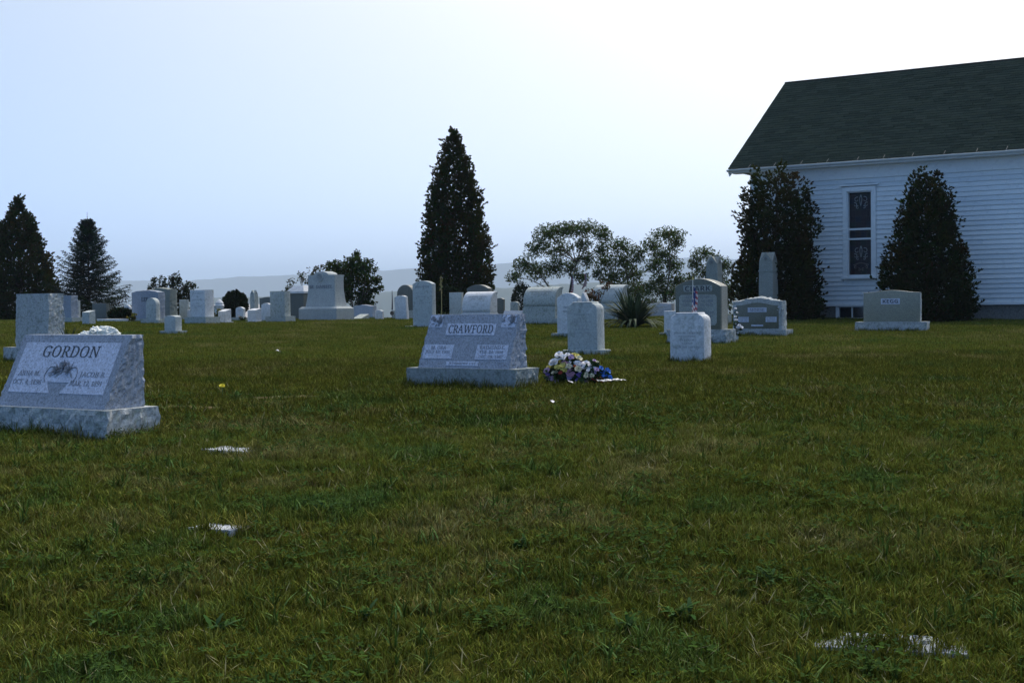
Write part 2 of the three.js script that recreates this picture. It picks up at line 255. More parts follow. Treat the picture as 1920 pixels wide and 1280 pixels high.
// ---------------------------------------------------------------- the church
{
  const ch = thing('church', 'white clapboard church with dark grey shingle roof and tall stained glass window', 'church', 6.3986, -35, -YAW); ch.position.y = 1.06;
  // local axes: x along the visible side wall to the right, z out of that wall, y up; x = 0 is the far corner
  const L = 14, HW = 3.55, DP = 7.9, EV = 4.0;
  const wall = part(ch, 'wall', merge([box(2.62, HW - .32, 0.2, 1.31, .32 + (HW - .32) / 2, -0.12), box(L - 3.23, HW - .32, 0.2, (L + 3.23) / 2, .32 + (HW - .32) / 2, -0.12), box(.61, .74, .2, 2.925, .69, -.12), box(.61, .33, .2, 2.925, 3.385, -.12), box(.7, 2.4, .03, 2.925, 2.1, -.24), box(0.2, HW - .32, DP - .6, .1, .32 + (HW - .32) / 2, -DP / 2 - .0), box(0.2, HW - .32, DP - .6, L - .1, .32 + (HW - .32) / 2, -DP / 2), box(L, HW - .32, 0.2, L / 2, .32 + (HW - .32) / 2, -DP + .12)]), M.white);
  const WX0 = 2.50, WX1 = 3.35, WY0 = 1.0, WY1 = 3.38;   // casing of the window
  // clapboards: one wedge per board, thicker at its lower edge
  const board = (x0, x1, y) => { const h = 0.128, w = x1 - x0; const q = hexa([[x0, y, -.018], [x1, y, -.018], [x1, y + h, -.018], [x0, y + h, -.018], [x0, y, .024], [x1, y, .024], [x1, y + h, -.004], [x0, y + h, -.004]], [1, 1, 1]); return q; };
  const paints = [M.white, mat([.71, .74, .76], { map: T.paint, roughness: .6, bumpMap: T.paint, bumpScale: .002 }), mat([.79, .80, .80], { map: T.paint, roughness: .55, bumpMap: T.paint, bumpScale: .002 })];
  for (let y = 0.36; y < HW - 0.03; y += 0.118) {
    const spans = (y + 0.12 > WY0 && y < WY1 + .03) ? [[0.09, WX0], [WX1, L]] : [[0.09, L]];
    for (const [a, b] of spans) { let x = a; while (x < b - 0.02) { let e = Math.min(b, x + rr(2.4, 4.8)); if (b - e < 0.6) e = b; const m = part(wall, 'clapboard', board(x + .0012, e - .0012, y), paints[(R() * 3) | 0]); m.position.set(0, rr(-.002, .002), rr(-.001, .0015)); x = e; } }
  }
  part(ch, 'water_table', box(L + .04, .045, .075, L / 2, .335, .0), M.trim);
  part(ch, 'corner_board', box(.1, HW - .36, .06, .04, .36 + (HW - .36) / 2, .0), M.trim);
  part(ch, 'frieze_board', box(L, EV - HW - .12, .05, L / 2, HW + (EV - HW - .12) / 2, .015), M.trim);
  // foundation and basement window
  const bw0 = 2.33, bw1 = 3.08;
  const fd = part(ch, 'foundation', merge([box(bw0 - .06, .75, .3, (bw0 - .06) / 2 + .02, -.06, -.2), box(L - bw1 - .06, .75, .3, (L + bw1 + .06) / 2, -.06, -.2), box(bw1 - bw0 + .12, .42, .3, (bw0 + bw1) / 2, -.22, -.2), box(.3, .75, DP - .7, .2, -.06, -DP / 2), box(L, .75, .3, L / 2, -.06, -DP + .3)]), stoneMat([.24, .22, .2], T.lichen, T.graniteB, .006, .95));
  const bwin = part(ch, 'basement_window', merge([box(.09, .31, .08, bw0, .155, -.04), box(.08, .31, .08, bw1, .155, -.04), box(bw1 - bw0, .03, .08, (bw0 + bw1) / 2, .0, -.04), box(bw1 - bw0, .03, .08, (bw0 + bw1) / 2, .3, -.04), box(.03, .27, .05, (bw0 + bw1) / 2, .15, -.05)]), M.trim);
  const glassDark = new THREE.MeshPhysicalMaterial({ color: col(.02, .022, .025), roughness: 0.12, metalness: 0 });
  for (const s of [0, 1]) part(bwin, 'pane', box((bw1 - bw0) / 2 - .07, .25, .008, lerp(bw0, bw1, .26 + .48 * s), .15, -.075), glassDark);
  // stained-glass window: casing, sash rails, dark leaded panes with pale ornament
  const wn = part(ch, 'window', merge([box(.11, WY1 - WY0 - .09, .05, WX0 + .055, (WY0 + WY1) / 2, .035), box(.11, WY1 - WY0 - .09, .05, WX1 - .055, (WY0 + WY1) / 2, .035), box(WX1 - WX0, .11, .052, (WX0 + WX1) / 2, WY1 - .1, .037), box(WX1 - WX0 + .1, .05, .12, (WX0 + WX1) / 2, WY0 + .03, .045)]), M.trim);
  part(wn, 'drip_cap', box(WX1 - WX0 + .14, .035, .11, (WX0 + WX1) / 2, WY1 + .0, .045), M.trim);
  part(wn, 'jamb', merge([box(.025, 2.1, .12, WX0 + .123, 2.14, -.04), box(.025, 2.1, .12, WX1 - .123, 2.14, -.04), box(.6, .025, .12, (WX0 + WX1) / 2, 3.21, -.04)]), M.trim);
  const gx = (WX0 + WX1) / 2, gw = WX1 - WX0 - .28;
  part(wn, 'sash_rail', box(gw + .03, .05, .04, gx, 2.27, -.06), M.trim); part(wn, 'sash_rail', box(gw + .03, .045, .04, gx, 2.02, -.05), M.trim); part(wn, 'sash_rail', box(gw + .03, .06, .04, gx, 1.08, -.05), M.trim);
  const gl = c => new THREE.MeshPhysicalMaterial({ color: col(...c), roughness: 0.2, specularIntensity: .35 });
  const glasses = [gl([.022, .012, .014]), gl([.016, .02, .014]), gl([.014, .014, .022]), gl([.026, .016, .012])];
  const paneGrid = (y0, y1, nx, ny) => { for (let i = 0; i < nx; i++) for (let j = 0; j < ny; j++) { const p = part(wn, 'glass_pane', box(gw / nx - .007, (y1 - y0) / ny - .007, .006, gx - gw / 2 + gw * (i + .5) / nx, y0 + (y1 - y0) * (j + .5) / ny, -.1), glasses[(R() * 4) | 0]); p.rotation.y = 0; } };
  paneGrid(1.11, 2.0, 4, 6); paneGrid(2.045, 2.245, 4, 1); paneGrid(2.3, 3.2, 4, 6);
  part(wn, 'leading', box(gw + .02, 2.14, .006, gx, 2.14, -.108), mat([.03, .03, .032], { roughness: .6 }));
  const scroll = (cx, cy, s, m) => tube([...Array(9)].map((_, i) => { const a = i / 8 * 5.2, r = s * (1 - i / 11); return V(cx + m * r * Math.cos(a + 1.2), cy + r * Math.sin(a + 1.2), -.092); }), .011, .006, 14, 4);
  const orn = (cy, f) => [scroll(gx - .1, cy, .075, 1), scroll(gx + .1, cy, .075, -1), scroll(gx - .15, cy - .13 * f, .06, -1), scroll(gx + .15, cy - .13 * f, .06, 1), scroll(gx - .08, cy - .2 * f, .045, 1), scroll(gx + .08, cy - .2 * f, .045, -1), tube([V(gx, cy + .12, -.092), V(gx + .03, cy + .02, -.092), V(gx, cy - .16, -.092)], .012, .006), tube([V(gx, cy + .12, -.092), V(gx - .03, cy + .02, -.092), V(gx, cy - .16, -.092)], .012, .006)];
  const pale = mat([.34, .34, .33], { roughness: .3 }), dim = mat([.2, .16, .14], { roughness: .3 });
  for (const cy of [3.02, 1.72]) for (const q of orn(cy, 1)) part(wn, 'glass_ornament', q, pale);
  for (const q of [scroll(gx - .14, 1.3, .045, 1), scroll(gx + .14, 1.3, .045, -1), scroll(gx - .05, 1.24, .04, -1), scroll(gx + .05, 1.24, .04, 1), tube([V(gx - .2, 1.36, -.092), V(gx, 1.41, -.092), V(gx + .2, 1.36, -.092)], .008, .008)]) part(wn, 'glass_ornament', q, dim);
  // roof: slope rises away from the eave to the ridge
  const OV = 0.42, x0 = -0.46, x1 = L + .46, run = DP / 2 + OV, rise = 2.88, ang = Math.atan2(rise, run), SL = Math.hypot(run, rise);
  const y0 = EV - .06, z0 = OV;
  const prism = new THREE.Shape([new THREE.Vector2(z0 - .02, y0 - .02), new THREE.Vector2(z0 - run, y0 + rise - .03), new THREE.Vector2(z0 - 2 * run + .02, y0 - .02)]);
  const rp = new THREE.ExtrudeGeometry(prism, { depth: x1 - x0, bevelEnabled: false }); rp.rotateY(-Math.PI / 2); rp.scale(1, 1, 1); rp.translate(x1, 0, 0);
  { const p = rp.attributes.position; for (let i = 0; i < p.count; i++) { const X = p.getX(i), Z = p.getZ(i); p.setXYZ(i, X, p.getY(i), Z); } }
  // rotateY(-90) sends shape x to +z and depth to -x
  const roofMat = mat([.02, .03, .028], { specularIntensity: 0, map: T.grit, bumpMap: T.grit, bumpScale: .003, roughness: .95 });
  const roof = part(ch, 'roof', boxUV(flat(rp)), roofMat);
  const tones = [[.024, .037, .034], [.020, .031, .028], [.028, .042, .038], [.022, .034, .032], [.026, .039, .034]].map(c => mat(c, { specularIntensity: 0, map: T.grit, bumpMap: T.grit, bumpScale: .003, roughness: .95 }));
  const EXP = 0.142, TW = 0.305, tabs = [];
  const mkTab = (w) => hexa([[0, 0, 0], [w, 0, 0], [w, .004, -.19], [0, .004, -.19], [0, .016, .0], [w, .016, .0], [w, .008, -.19], [0, .008, -.19]].map(([a, b, c]) => [a, b, c]), [1, 1, 1]);
  const tabG = [.3, .3, .296].map(w => { const q = new THREE.BoxGeometry(w, .02, .19); q.translate(w / 2, .01, -.095); q.rotateX(-.035); return boxUV(q.toNonIndexed(), R(), R()); });
  const NR = Math.floor(SL / EXP);
  for (let k = 0; k < NR; k++) { const off = -((k % 2) * .5 + (k % 3) * .17 + R() * .08) * TW; for (let x = x0 + off; x < x1; x += TW) { if (x < x0 - .3 || x > x1 - .05) continue; tabs.push([Math.min(Math.max(x, x0), x1 - .3), k]); } }
  const put = (x, k) => { const m = new THREE.Matrix4().makeRotationX(ang), s = k * EXP; m.setPosition(x, y0 + .018 + s * Math.sin(ang) + rr(0, .004), z0 + .03 - s * Math.cos(ang)); return m; };
  const camD = ([x, k]) => { const s = k * EXP, p = V(6.3986, 1.06, -35).addScaledVector(AX, x).addScaledVector(BK, s * Math.cos(ang)); p.y += EV + s * Math.sin(ang); return p.distanceTo(camera.position) + (x > 7.2 ? 100 : 0); };
  tabs.sort((a, b) => camD(a) - camD(b));
  tabs.slice(0, 300).forEach(([x, k]) => { const m = part(roof, 'shingle', tabG[(R() * 3) | 0], tones[(R() * 5) | 0]); m.applyMatrix4(put(x, k)); });
  const rest = tones.map(() => []); tabs.slice(300).forEach(([x, k]) => { rest[(R() * 5) | 0].push(tabG[(R() * 3) | 0].clone().applyMatrix4(put(x, k))); });
  rest.forEach((l, i) => { const m = part(roof, 'shingles', merge(l), tones[i]); m.userData.kind = 'stuff'; });
  part(roof, 'ridge_cap', box(x1 - x0, .03, .2, (x0 + x1) / 2, y0 + rise + .01, z0 - run), mat([.06, .05, .045], { map: T.grit, roughness: .95 }));
  part(ch, 'soffit', box(x1 - x0 - .1, .03, OV + .02, (x0 + x1) / 2, EV - .13, OV / 2 + .03), M.trim);
  part(ch, 'fascia', box(x1 - x0 - .02, .12, .03, (x0 + x1) / 2, EV - .09, z0 - .01), M.trim);
  for (const s of [1, -1]) { const b = box(SL + .02, .16, .03, 0, 0, 0); b.rotateY(Math.PI / 2); b.rotateX(s > 0 ? ang : -ang); b.translate(x0 + .02, y0 + rise / 2 - .09, z0 - run + s * run / 2); part(ch, 'rake_board', b, M.trim); }
  const gb = new THREE.Shape([new THREE.Vector2(-run + OV, 0), new THREE.Vector2(run - OV, 0), new THREE.Vector2(0, rise - .3)]);
  const gg = new THREE.ShapeGeometry(gb); gg.rotateY(-Math.PI / 2); gg.translate(.0, EV - .1, z0 - run); part(ch, 'gable_wall', boxUV(gg.toNonIndexed()), mat([.72, .73, .74], { map: T.paint, side: THREE.DoubleSide }));
  // half-round gutter with straps
  const gs = []; { const rad = .055, n = 8; const prof = []; for (let i = 0; i <= n; i++) { const a = Math.PI * i / n; prof.push(new THREE.Vector2(rad * Math.cos(a), -rad * Math.sin(a))); } for (let i = n; i >= 0; i--) { const a = Math.PI * i / n; prof.push(new THREE.Vector2((rad - .006) * Math.cos(a), -(rad - .006) * Math.sin(a))); } const e = new THREE.ExtrudeGeometry(new THREE.Shape(prof), { depth: x1 - x0, bevelEnabled: false, steps: 1 }); e.rotateY(-Math.PI / 2); e.translate(x1, y0 - .005, z0 + .085); gs.push(boxUV(e.toNonIndexed())); }
  const strapMat = mat([.12, .125, .12], { roughness: .8 });
  const gut = part(ch, 'gutter', gs[0], mat([.62, .64, .63], { roughness: .35, metalness: .3 }));
  for (let x = .1; x < x1; x += .72) { const s = part(gut, 'gutter_strap', box(.012, .008, .2, 0, 0, -.05), strapMat); s.rotation.x = ang * .9; s.position.set(x + rr(-.05, .05), y0 + .045, z0 + .06); }
}
// ---------------------------------------------------------------- graves
const foot = [];      // ground covered by stones: x, z, half width, half depth, turn
function grave(name, label, x, z, o = {}) {
  const t = thing(name, label, o.cat || 'gravestone', x, z, -YAW + (o.turn || 0), o.group, o.dy || 0);
  t.userData.fw = o.fw; if (o.lean) { t.rotation.order = 'YXZ'; t.rotation.z = o.lean; } if (o.tip) { t.rotation.order = 'YXZ'; t.rotation.x = o.tip; }
  delete t.userData.fw; if (o.fp) foot.push([x, z, o.fp[0] / 2, o.fp[1] / 2, YAW - (o.turn || 0)]);
  return t;
}
const baseOf = (t, w, h, d, m = M.graniteBase, rough = 0, taper = 0) => part(t, 'base', block(w, h + .1, d, -.1, rough ? [Math.ceil(w / .05), 5, Math.ceil(d / .05)] : [1, 1, 1], rough ? { f: rough, r: rough, l: rough, k: rough } : {}, 8, taper), m);
// engraved or raised lines on the upright front of a die
function front(t, die, list, font, h, gap, y, z, m, name = 'inscription', d = .002) { const q = linesOf(list, font, h, gap, d); q.translate(0, y, z); part(die, name, q, m); }
function panelOn(die, name, w, h, x, y, z, m, d = .004) { return part(die, name, box(w, h, d, x, y, z + d / 2 - .001), m); }

// a slant marker: front leans back; face(u, v) gives a frame for things cut into the leaning front
function slant(W, H, Tb, Tt, y0, rough, roundR = 0.02) {
  const x = W / 2, nx = 2, ny = Math.ceil(H / .022), nz = Math.ceil(Tb / .022);
  const geo = hexa([[-x, y0, -Tb / 2], [x, y0, -Tb / 2], [x, y0 + H, -Tb / 2], [-x, y0 + H, -Tb / 2], [-x, y0, Tb / 2], [x, y0, Tb / 2], [x, y0 + H, -Tb / 2 + Tt], [-x, y0 + H, -Tb / 2 + Tt]], [nx, ny, nz], { l: rough, r: rough }, 13);
  const up = V(0, H, -(Tb - Tt)), L = up.length(); up.normalize(); const nrm = V(0, Tb - Tt, H).normalize();
  const frame = (u, v) => { const m = new THREE.Matrix4().makeBasis(V(1, 0, 0), up, nrm); m.setPosition(lerp(-x, x, u), y0 + up.y * L * v, Tb / 2 + up.z * L * v); return m; };
  return { geo, frame, L };
}
// small carved sprays for corners and centres
function leafGeo(l, w) { const s = new THREE.Shape(); s.moveTo(0, 0); s.quadraticCurveTo(w, l * .45, 0, l); s.quadraticCurveTo(-w, l * .45, 0, 0); const e = new THREE.ExtrudeGeometry(s, { depth: .003, bevelEnabled: false, curveSegments: 4 }); return boxUV(e.toNonIndexed()); }
function roseGeo(r) { const l = []; for (let k = 0; k < 3; k++) for (let i = 0; i < 6; i++) { const q = leafGeo(r * (1 - k * .28), r * .42); q.rotateX(.25 + k * .25); q.rotateZ(i * Math.PI / 3 + k * .5); q.translate(0, 0, .002 + k * .003); l.push(q); } return merge(l); }
function spray(n, w, h, seed) { const r = rng(seed), l = []; for (let i = 0; i < n; i++) { const q = leafGeo(.016 + r() * .02, .007 + r() * .005); q.rotateZ((r() - .5) * 5); q.translate((r() - .5) * w, (r() - .5) * h, .001); l.push(q); } for (let i = 0; i < n / 5; i++) { const q = roseGeo(.018 + r() * .008); q.translate((r() - .5) * w * .8, (r() - .1) * h * .5, .002); l.push(q); } return merge(l); }

{ // the slant marker in the middle foreground, on a low base sawn in two lengths
  const t = grave('slant_gravestone', 'grey granite slant headstone on a low base in mid lawn, left of the bouquets', -.37, -11.98, { fp: [1.2, .42] });
  for (const s of [-1, 1]) { const b = hexa([[0, -.12, -.2], [.593, -.12, -.2], [.593, .17, -.2], [0, .17, -.2], [0, -.12, .2], [.593, -.12, .2], [.593, .17, .2], [0, .17, .2]].map(([x, y, z]) => [s > 0 ? x + .002 : x - .595, y, z]), [2, 14, 18], s > 0 ? { r: .022 } : { l: .022 }, 14); part(t, 'base', b, M.graniteBase); }
  const S = slant(1.0, .485, .3, .1, .17, .026), die = part(t, 'die', S.geo, M.granite);
  const on = (name, geo, u, v, m) => { geo.applyMatrix4(S.frame(u, v)); return part(die, name, geo, m); };
  const pan = (u0, u1, v0, v1) => on('panel', box((u1 - u0) * 1.0, (v1 - v0) * S.L, .006, 0, 0, .001), (u0 + u1) / 2, (v0 + v1) / 2, M.frosted);
  pan(.233, .767, .61, .825); pan(.03, .355, .17, .43); pan(.61, .945, .165, .43); pan(.31, .66, .045, .125);
  on('name_lettering', letters('CRAWFORD', fontR, .078, .485).translate(0, -.036, .004), .5, .717, M.letter);
  const sm = (s, u, v, w, h = .034) => on('inscription', letters(s, fontR, h, w, .0015).translate(0, -h / 2, .0045), u, v, M.letterSoft);
  sm('M. ORA', .19, .375, .17); sm('JULY 10, 1905', .19, .295, .27, .028);
  sm('RAYMOND C.', .777, .385, .27); sm('FEB. 24, 1898', .777, .3, .25, .026); sm('DEC. 19, 1961', .777, .215, .26, .028);
  sm('II TIMOTHY 1:12', .485, .085, .29, .02);
  for (const [u, sd] of [[.1, 4], [.895, 9]]) { on('corner_panel', box(.15, .12, .004, 0, 0, .0005), u, .87, M.frosted); on('carved_spray', spray(26, .13, .1, sd).translate(0, .0, .003), u, .86, M.carveMid); }
}
{ // the slant marker at the left edge
  const t = grave('slant_gravestone', 'large light granite slant headstone with rock pitched base at the left edge of the lawn', -2.985, -8.83, { fp: [1.25, .46] });
  part(t, 'base', block(1.24, .3, .46, -.13, [34, 9, 14], { r: .03, l: .03, f: .03, k: .02 }, 7), M.rock);
  const S = slant(1.08, .475, .34, .1, .17, .022), die = part(t, 'die', S.geo, M.granite);
  const on = (name, geo, u, v, m) => { geo.applyMatrix4(S.frame(u, v)); return part(die, name, geo, m); };
  { const P = (u, v) => new THREE.Vector2((u - .5) * 1.08, v * S.L), s = new THREE.Shape([[.06, .19], [.45, .19], [.40, .34], [.6, .34], [.545, .19], [.94, .19], [.94, .89], [.06, .89]].map(([u, v]) => P(u, v)));
    const q = new THREE.ExtrudeGeometry(s, { depth: .004, bevelEnabled: false }); q.translate(0, 0, -.001); on('panel', boxUV(q.toNonIndexed()), .5, 0, M.frosted); }
  on('name_lettering', letters('GORDON', fontR, .083, .56).translate(0, 0, .003), .515, .685, M.letter);
  const sm = (s, u, v, w) => on('inscription', letters(s, fontR, .036, w, .0015).translate(0, -.018, .0035), u, v, M.letterSoft);
  sm('JACOB R.', .79, .455, .25); sm('MAR. 12, 1891', .755, .335, .31); sm('ANNA M.', .2, .455, .22); sm('OCT. 4, 1896', .21, .335, .29);
  const l = []; for (const [x, y, r] of [[0, .05, .045], [-.06, .02, .04], [.06, .02, .04]]) { const q = roseGeo(r); q.translate(x, y, .003); l.push(q); }
  for (let i = 0; i < 14; i++) { const q = leafGeo(rr(.05, .08), .016); q.rotateZ(rr(-2.6, 2.6)); q.translate(rr(-.1, .1), rr(-.02, .04), .002); l.push(q); }
  for (const s of [-1, 1]) l.push(tube([V(s * .06, .03, .004), V(s * .13, .04, .004), V(s * .16, -.03, .004), V(s * .13, -.07, .004)], .005, .003, 10, 4));
  on('carved_roses', merge(l), .5, .47, M.carveMid);
}
{ // tall stone behind it
  const t = grave('rock_sided_gravestone', 'tall granite stone with rough broken sides behind the slant headstone at the left edge', -6.57, -18.3, { fp: [1, .5] });
  baseOf(t, 1.0, .2, .5, M.rock, .02); part(t, 'die', block(.72, .74, .28, .2, [24, 26, 10], { r: .03, l: .03, k: .02 }, 9, .01), M.rock);
}
{ // white marble soldier's stone with shouldered top
  const t = grave('marble_gravestone', 'white marble stone with rounded shoulders and a small flag behind it, right of centre', 2.15, -15.79, { fp: [.46, .24], lean: .006 });
  const d = part(t, 'die', slab(outline('shoulder', .445, .67), .215, 0, .01).translate(0, -.07, 0), M.marble);
  front(t, d, [['JOHN W. DEATON', .34], ['PENNSYLVANIA', .22], ['PVT CO M', .19], ['10 INF', .14], ['DEC 10 1868  JAN 5 1937', .36]], fontSB, .022, .042, .345, .107, M.letterFaint);
}
{ // weathered marble stone with shoulders on a slab base
  const t = grave('marble_gravestone', 'grey stained marble stone with rounded shoulders on a thin slab base behind the bouquets', 1.02, -18.02, { fp: [.7, .3], lean: .012 });
  part(t, 'base', slab((() => { const s = new THREE.Shape(); s.absellipse(0, 0, .37, .17, 0, Math.PI * 2); return s; })(), .19, 0, .01).rotateX(-Math.PI / 2).translate(0, -.005, 0), M.weathered);
  const d = part(t, 'die', slab(outline('shoulder', .465, .66), .22, 0, .012).translate(0, .085, 0), M.marbleOld);
  front(t, d, [['ELIZABETH', .24], ['WIFE OF', .12], ['SAMUEL PRYOR', .3], ['DIED', .08], ['MAY 4, 1884', .22], ['AGED 61 YEARS', .26]], fontSB, .022, .05, .56, .109, M.letterFaint);
}
{ // pale arched marble just behind
  const t = grave('marble_gravestone', 'pale arched marble stone half hidden behind the stained shouldered stone', 1.12, -25.5, { fp: [.65, .3] });
  baseOf(t, .64, .09, .32, M.weathered); const d = part(t, 'die', slab(outline('arch', .47, .78, .1), .15, 0, .01).translate(0, .09, 0), M.marble);
  front(t, d, [['FATHER', .18], ['MOTHER', .2]], fontSB, .03, .08, .58, .076, M.letterFaint);
}
{ // dark family monument with pale panels
  const t = grave('family_monument', 'dark arched granite monument with pale lettered panels on a rough rock base, right of centre', 3.24, -22.4, { fp: [1.12, .48] });
  part(t, 'base', block(1.1, .36, .46, -.1, [26, 9, 12], { f: .035, r: .035, l: .035, k: .02 }, 6), M.rock);
  const d = part(t, 'die', slab(outline('arch', .83, .86, .13), .31, 0, .006).translate(0, .26, 0), M.polished);
  part(d, 'sunlit_sawn_side', slab(outline('arch', .834, .862, .131), .24, 0, 0).translate(0, .26, -.01), stoneMat([.42, .40, .34], T.granite, T.graniteB, .002, .9), 'sawn edge of the dark stone, coloured lighter for the sun on it');  // sunlight on the side is put into this lighter tan colour
  const z = .155; const np = new THREE.Shape([[-.25, -.055], [.25, -.055], [.265, -.03], [.265, .055], [-.265, .055], [-.265, -.03]].map(p => new THREE.Vector2(...p)));
  part(d, 'name_panel', boxUV(new THREE.ExtrudeGeometry(np, { depth: .004, bevelEnabled: false }).translate(.0, .955, z - .001).toNonIndexed()), M.clarkPanel);
  const lp = new THREE.Shape([[-.31, -.27], [.31, -.27], [.345, -.22], [.345, .21], [.31, .25], [-.31, .25], [-.345, .21], [-.345, -.22]].map(p => new THREE.Vector2(...p)));
  part(d, 'text_panel', boxUV(new THREE.ExtrudeGeometry(lp, { depth: .004, bevelEnabled: false }).translate(0, .6, z - .001).toNonIndexed()), M.clarkPanel);
  front(t, d, [['CLARK', .47]], fontB, .085, .1, .912, z + .003, M.letter, 'name_lettering');
  front(t, d, [['GEORGE CLARK', .44], ['BORN JUNE 19, 1850', .56], ['DIED AUG. 29, 1922', .56], ['HIS WIFE', .18], ['CATHERINE FULLER', .6], ['BORN MAR. 2, 1858', .5], ['DIED OCT. 8, 1931', .5]], fontB, .04, .066, .79, z + .003, M.letterSoft);
}
{ // rock-edged family stone beside it
  const t = grave('rock_edged_gravestone', 'low serpentine topped granite stone with dark polished front and rough edges beside the arched monument', 4.8, -25.42, { fp: [1.2, .44], turn: .02 });
  part(t, 'base', block(1.2, .22, .42, -.1, [26, 5, 10], { f: .012, r: .016, l: .016 }, 8), M.rock);
  const d = part(t, 'die', slab(outline('serp', 1.0, .62, .07), .26, .028).translate(0, .12, 0), M.rock);
  const fp = outline('serp', .86, .5, .055); part(d, 'polished_front', slab(fp, .02, 0, .002).translate(0, .14, .127), M.polished);
  const z = .138; panelOn(d, 'name_panel', .38, .09, 0, .5, z, M.frosted); panelOn(d, 'panel', .22, .1, -.28, .315, z, M.frosted); panelOn(d, 'panel', .22, .1, .28, .315, z, M.frosted); panelOn(d, 'panel', .24, .032, 0, .2, z, M.frosted);
  front(t, d, [['MORSE', .3]], fontSB, .06, .1, .47, z + .003, M.letterSoft, 'name_lettering');
  for (const [x, a] of [[-.28, ['HOWARD', '1889  1951']], [.28, ['EDITH', '1893  1966']]]) { const q = linesOf(a.map(s => [s, .16]), fontSB, .024, .04, .002); q.translate(x, .325, z + .003); part(d, 'inscription', q, M.letterFaint); }
  for (const s of [-1, 1]) part(d, 'carved_corner', spray(14, .06, .14, 30 + s).translate(s * .45, .5, .134), M.carveL);
}
{ // wide polished stone near the church
  const t = grave('polished_gravestone', 'wide grey polished stone on a long low base in front of the church', 7.68, -26.5, { fp: [1.42, .5], turn: .14 });
  part(t, 'base', block(1.40, .29, .44, -.1, [34, 5, 10], { f: .012, r: .02, l: .02 }, 8), M.rock);
  const d = part(t, 'die', slab(outline('serp', 1.1, .635, .045), .22, 0, .006).translate(0, .19, 0), stoneMat([.25, .255, .20], T.granite, T.graniteB, .0004, .4));
  part(d, 'rough_side', block(.03, .56, .2, .2, [2, 20, 7], { r: .014 }, 14).translate(.548, 0, 0), M.rock);
  panelOn(d, 'name_panel', .37, .115, -.02, .60, .11, M.frosted); front(t, d, [['KEGG', .30]], fontB, .072, .1, .566, .113, M.letter, 'name_lettering'); d.children[d.children.length - 1].position.x = -.02;
}
{ // tall arch-topped marble left of centre
  const t = grave('marble_gravestone', 'tall arch topped marble stone on a thin slab, left behind the central slant headstone', -2.06, -31.0, { fp: [.9, .32] });
  baseOf(t, .92, .06, .3, M.marble); const d = part(t, 'die', slab(outline('arch', .56, 1.07, .075), .16, 0, .01).translate(0, .05, 0), M.marbleOld);
  front(t, d, [['JOHN PRYOR', .42]], fontSB, .05, .07, .95, .079, M.letterSoft); front(t, d, [['DIED', .1], ['APR. 11, 1879', .32], ['AGED', .12], ['67 Y. 4 M. 2 D.', .34]], fontSB, .03, .07, .8, .079, M.letterFaint);
}
{ // small marker on the left lawn
  const t = grave('small_marker', 'small square topped footstone on a slab base alone on the left lawn', -7.3, -28.3, { fp: [.56, .3] });
  baseOf(t, .56, .09, .28, M.weathered); part(t, 'die', slab(outline('arch', .33, .33, .03), .19, 0, .008).translate(0, .09, 0), M.marbleOld);
}
// three scroll-topped monuments
function scrollStone(label, x, z, W, s, m, lines, base) {
  const t = grave('scroll_monument', label, x, z, { fp: [W + .2, .6], group: undefined });
  const y1 = base ? .17 : 0;
  if (base) baseOf(t, W + .16, .17, .52, M.weathered);
  part(t, 'plinth', merge([block(W, .25, .42, y1 - (base ? 0 : .05)), block(W - .02, .03, .39, y1 + (base ? .25 : .2))]), m);
  const b = y1 + (base ? .28 : .23), H = s, sh = new THREE.Shape();   // side profile: front (+) bulges up and curls back over the top
  sh.moveTo(-.18, 0); sh.lineTo(.17, 0); sh.quadraticCurveTo(.215, .04, .205, .11); sh.bezierCurveTo(.19, H * .7, .06, H * .96, -.1, H); sh.quadraticCurveTo(-.2, H + .015, -.215, H - .035); sh.quadraticCurveTo(-.2, H - .075, -.165, H - .05); sh.lineTo(-.18, H * .5); sh.closePath();
  const e = new THREE.ExtrudeGeometry(sh, { depth: W - .04, bevelEnabled: true, bevelThickness: .01, bevelSize: .01, bevelOffset: -.01, bevelSegments: 1, curveSegments: 14 }); e.rotateY(-Math.PI / 2); e.translate((W - .04) / 2, b, 0);
  const d = part(t, 'scroll', boxUV(toCreasedNormals(e, .6), R(), R()), m);
  const q = linesOf(lines, fontSB, .04, .075, .003); const f = new THREE.Matrix4().makeRotationX(-.62); f.setPosition(0, b + H * .74, .128); q.applyMatrix4(f); part(d, 'inscription', q, M.letterFaint);
  for (const k of [-1, 1]) { const c = new THREE.CylinderGeometry(.035, .035, .02, 14); c.rotateZ(Math.PI / 2); c.translate(k * (W / 2 - .005), b + H - .03, -.16); part(d, 'scroll_end', boxUV(c.toNonIndexed()), m); }
}
scrollStone('pale marble scroll topped monument behind the central slant headstone, under the tall cone shaped tree', -.88, -36.4, .95, .57, M.marble, [['SAMUEL LEWIS', .6], ['1822 - 1890', .4]], false);
scrollStone('scroll topped granite monument on a stepped base, right behind the central slant headstone', .78, -32.5, .93, .48, M.weathered, [['HENRY WALTERS', .62], ['1831 - 1902', .4]], true);
scrollStone('scroll topped monument mostly hidden by the yucca and red leaved sapling', 2.66, -35.4, .9, .5, M.marbleOld, [['MILLER', .4]], true);

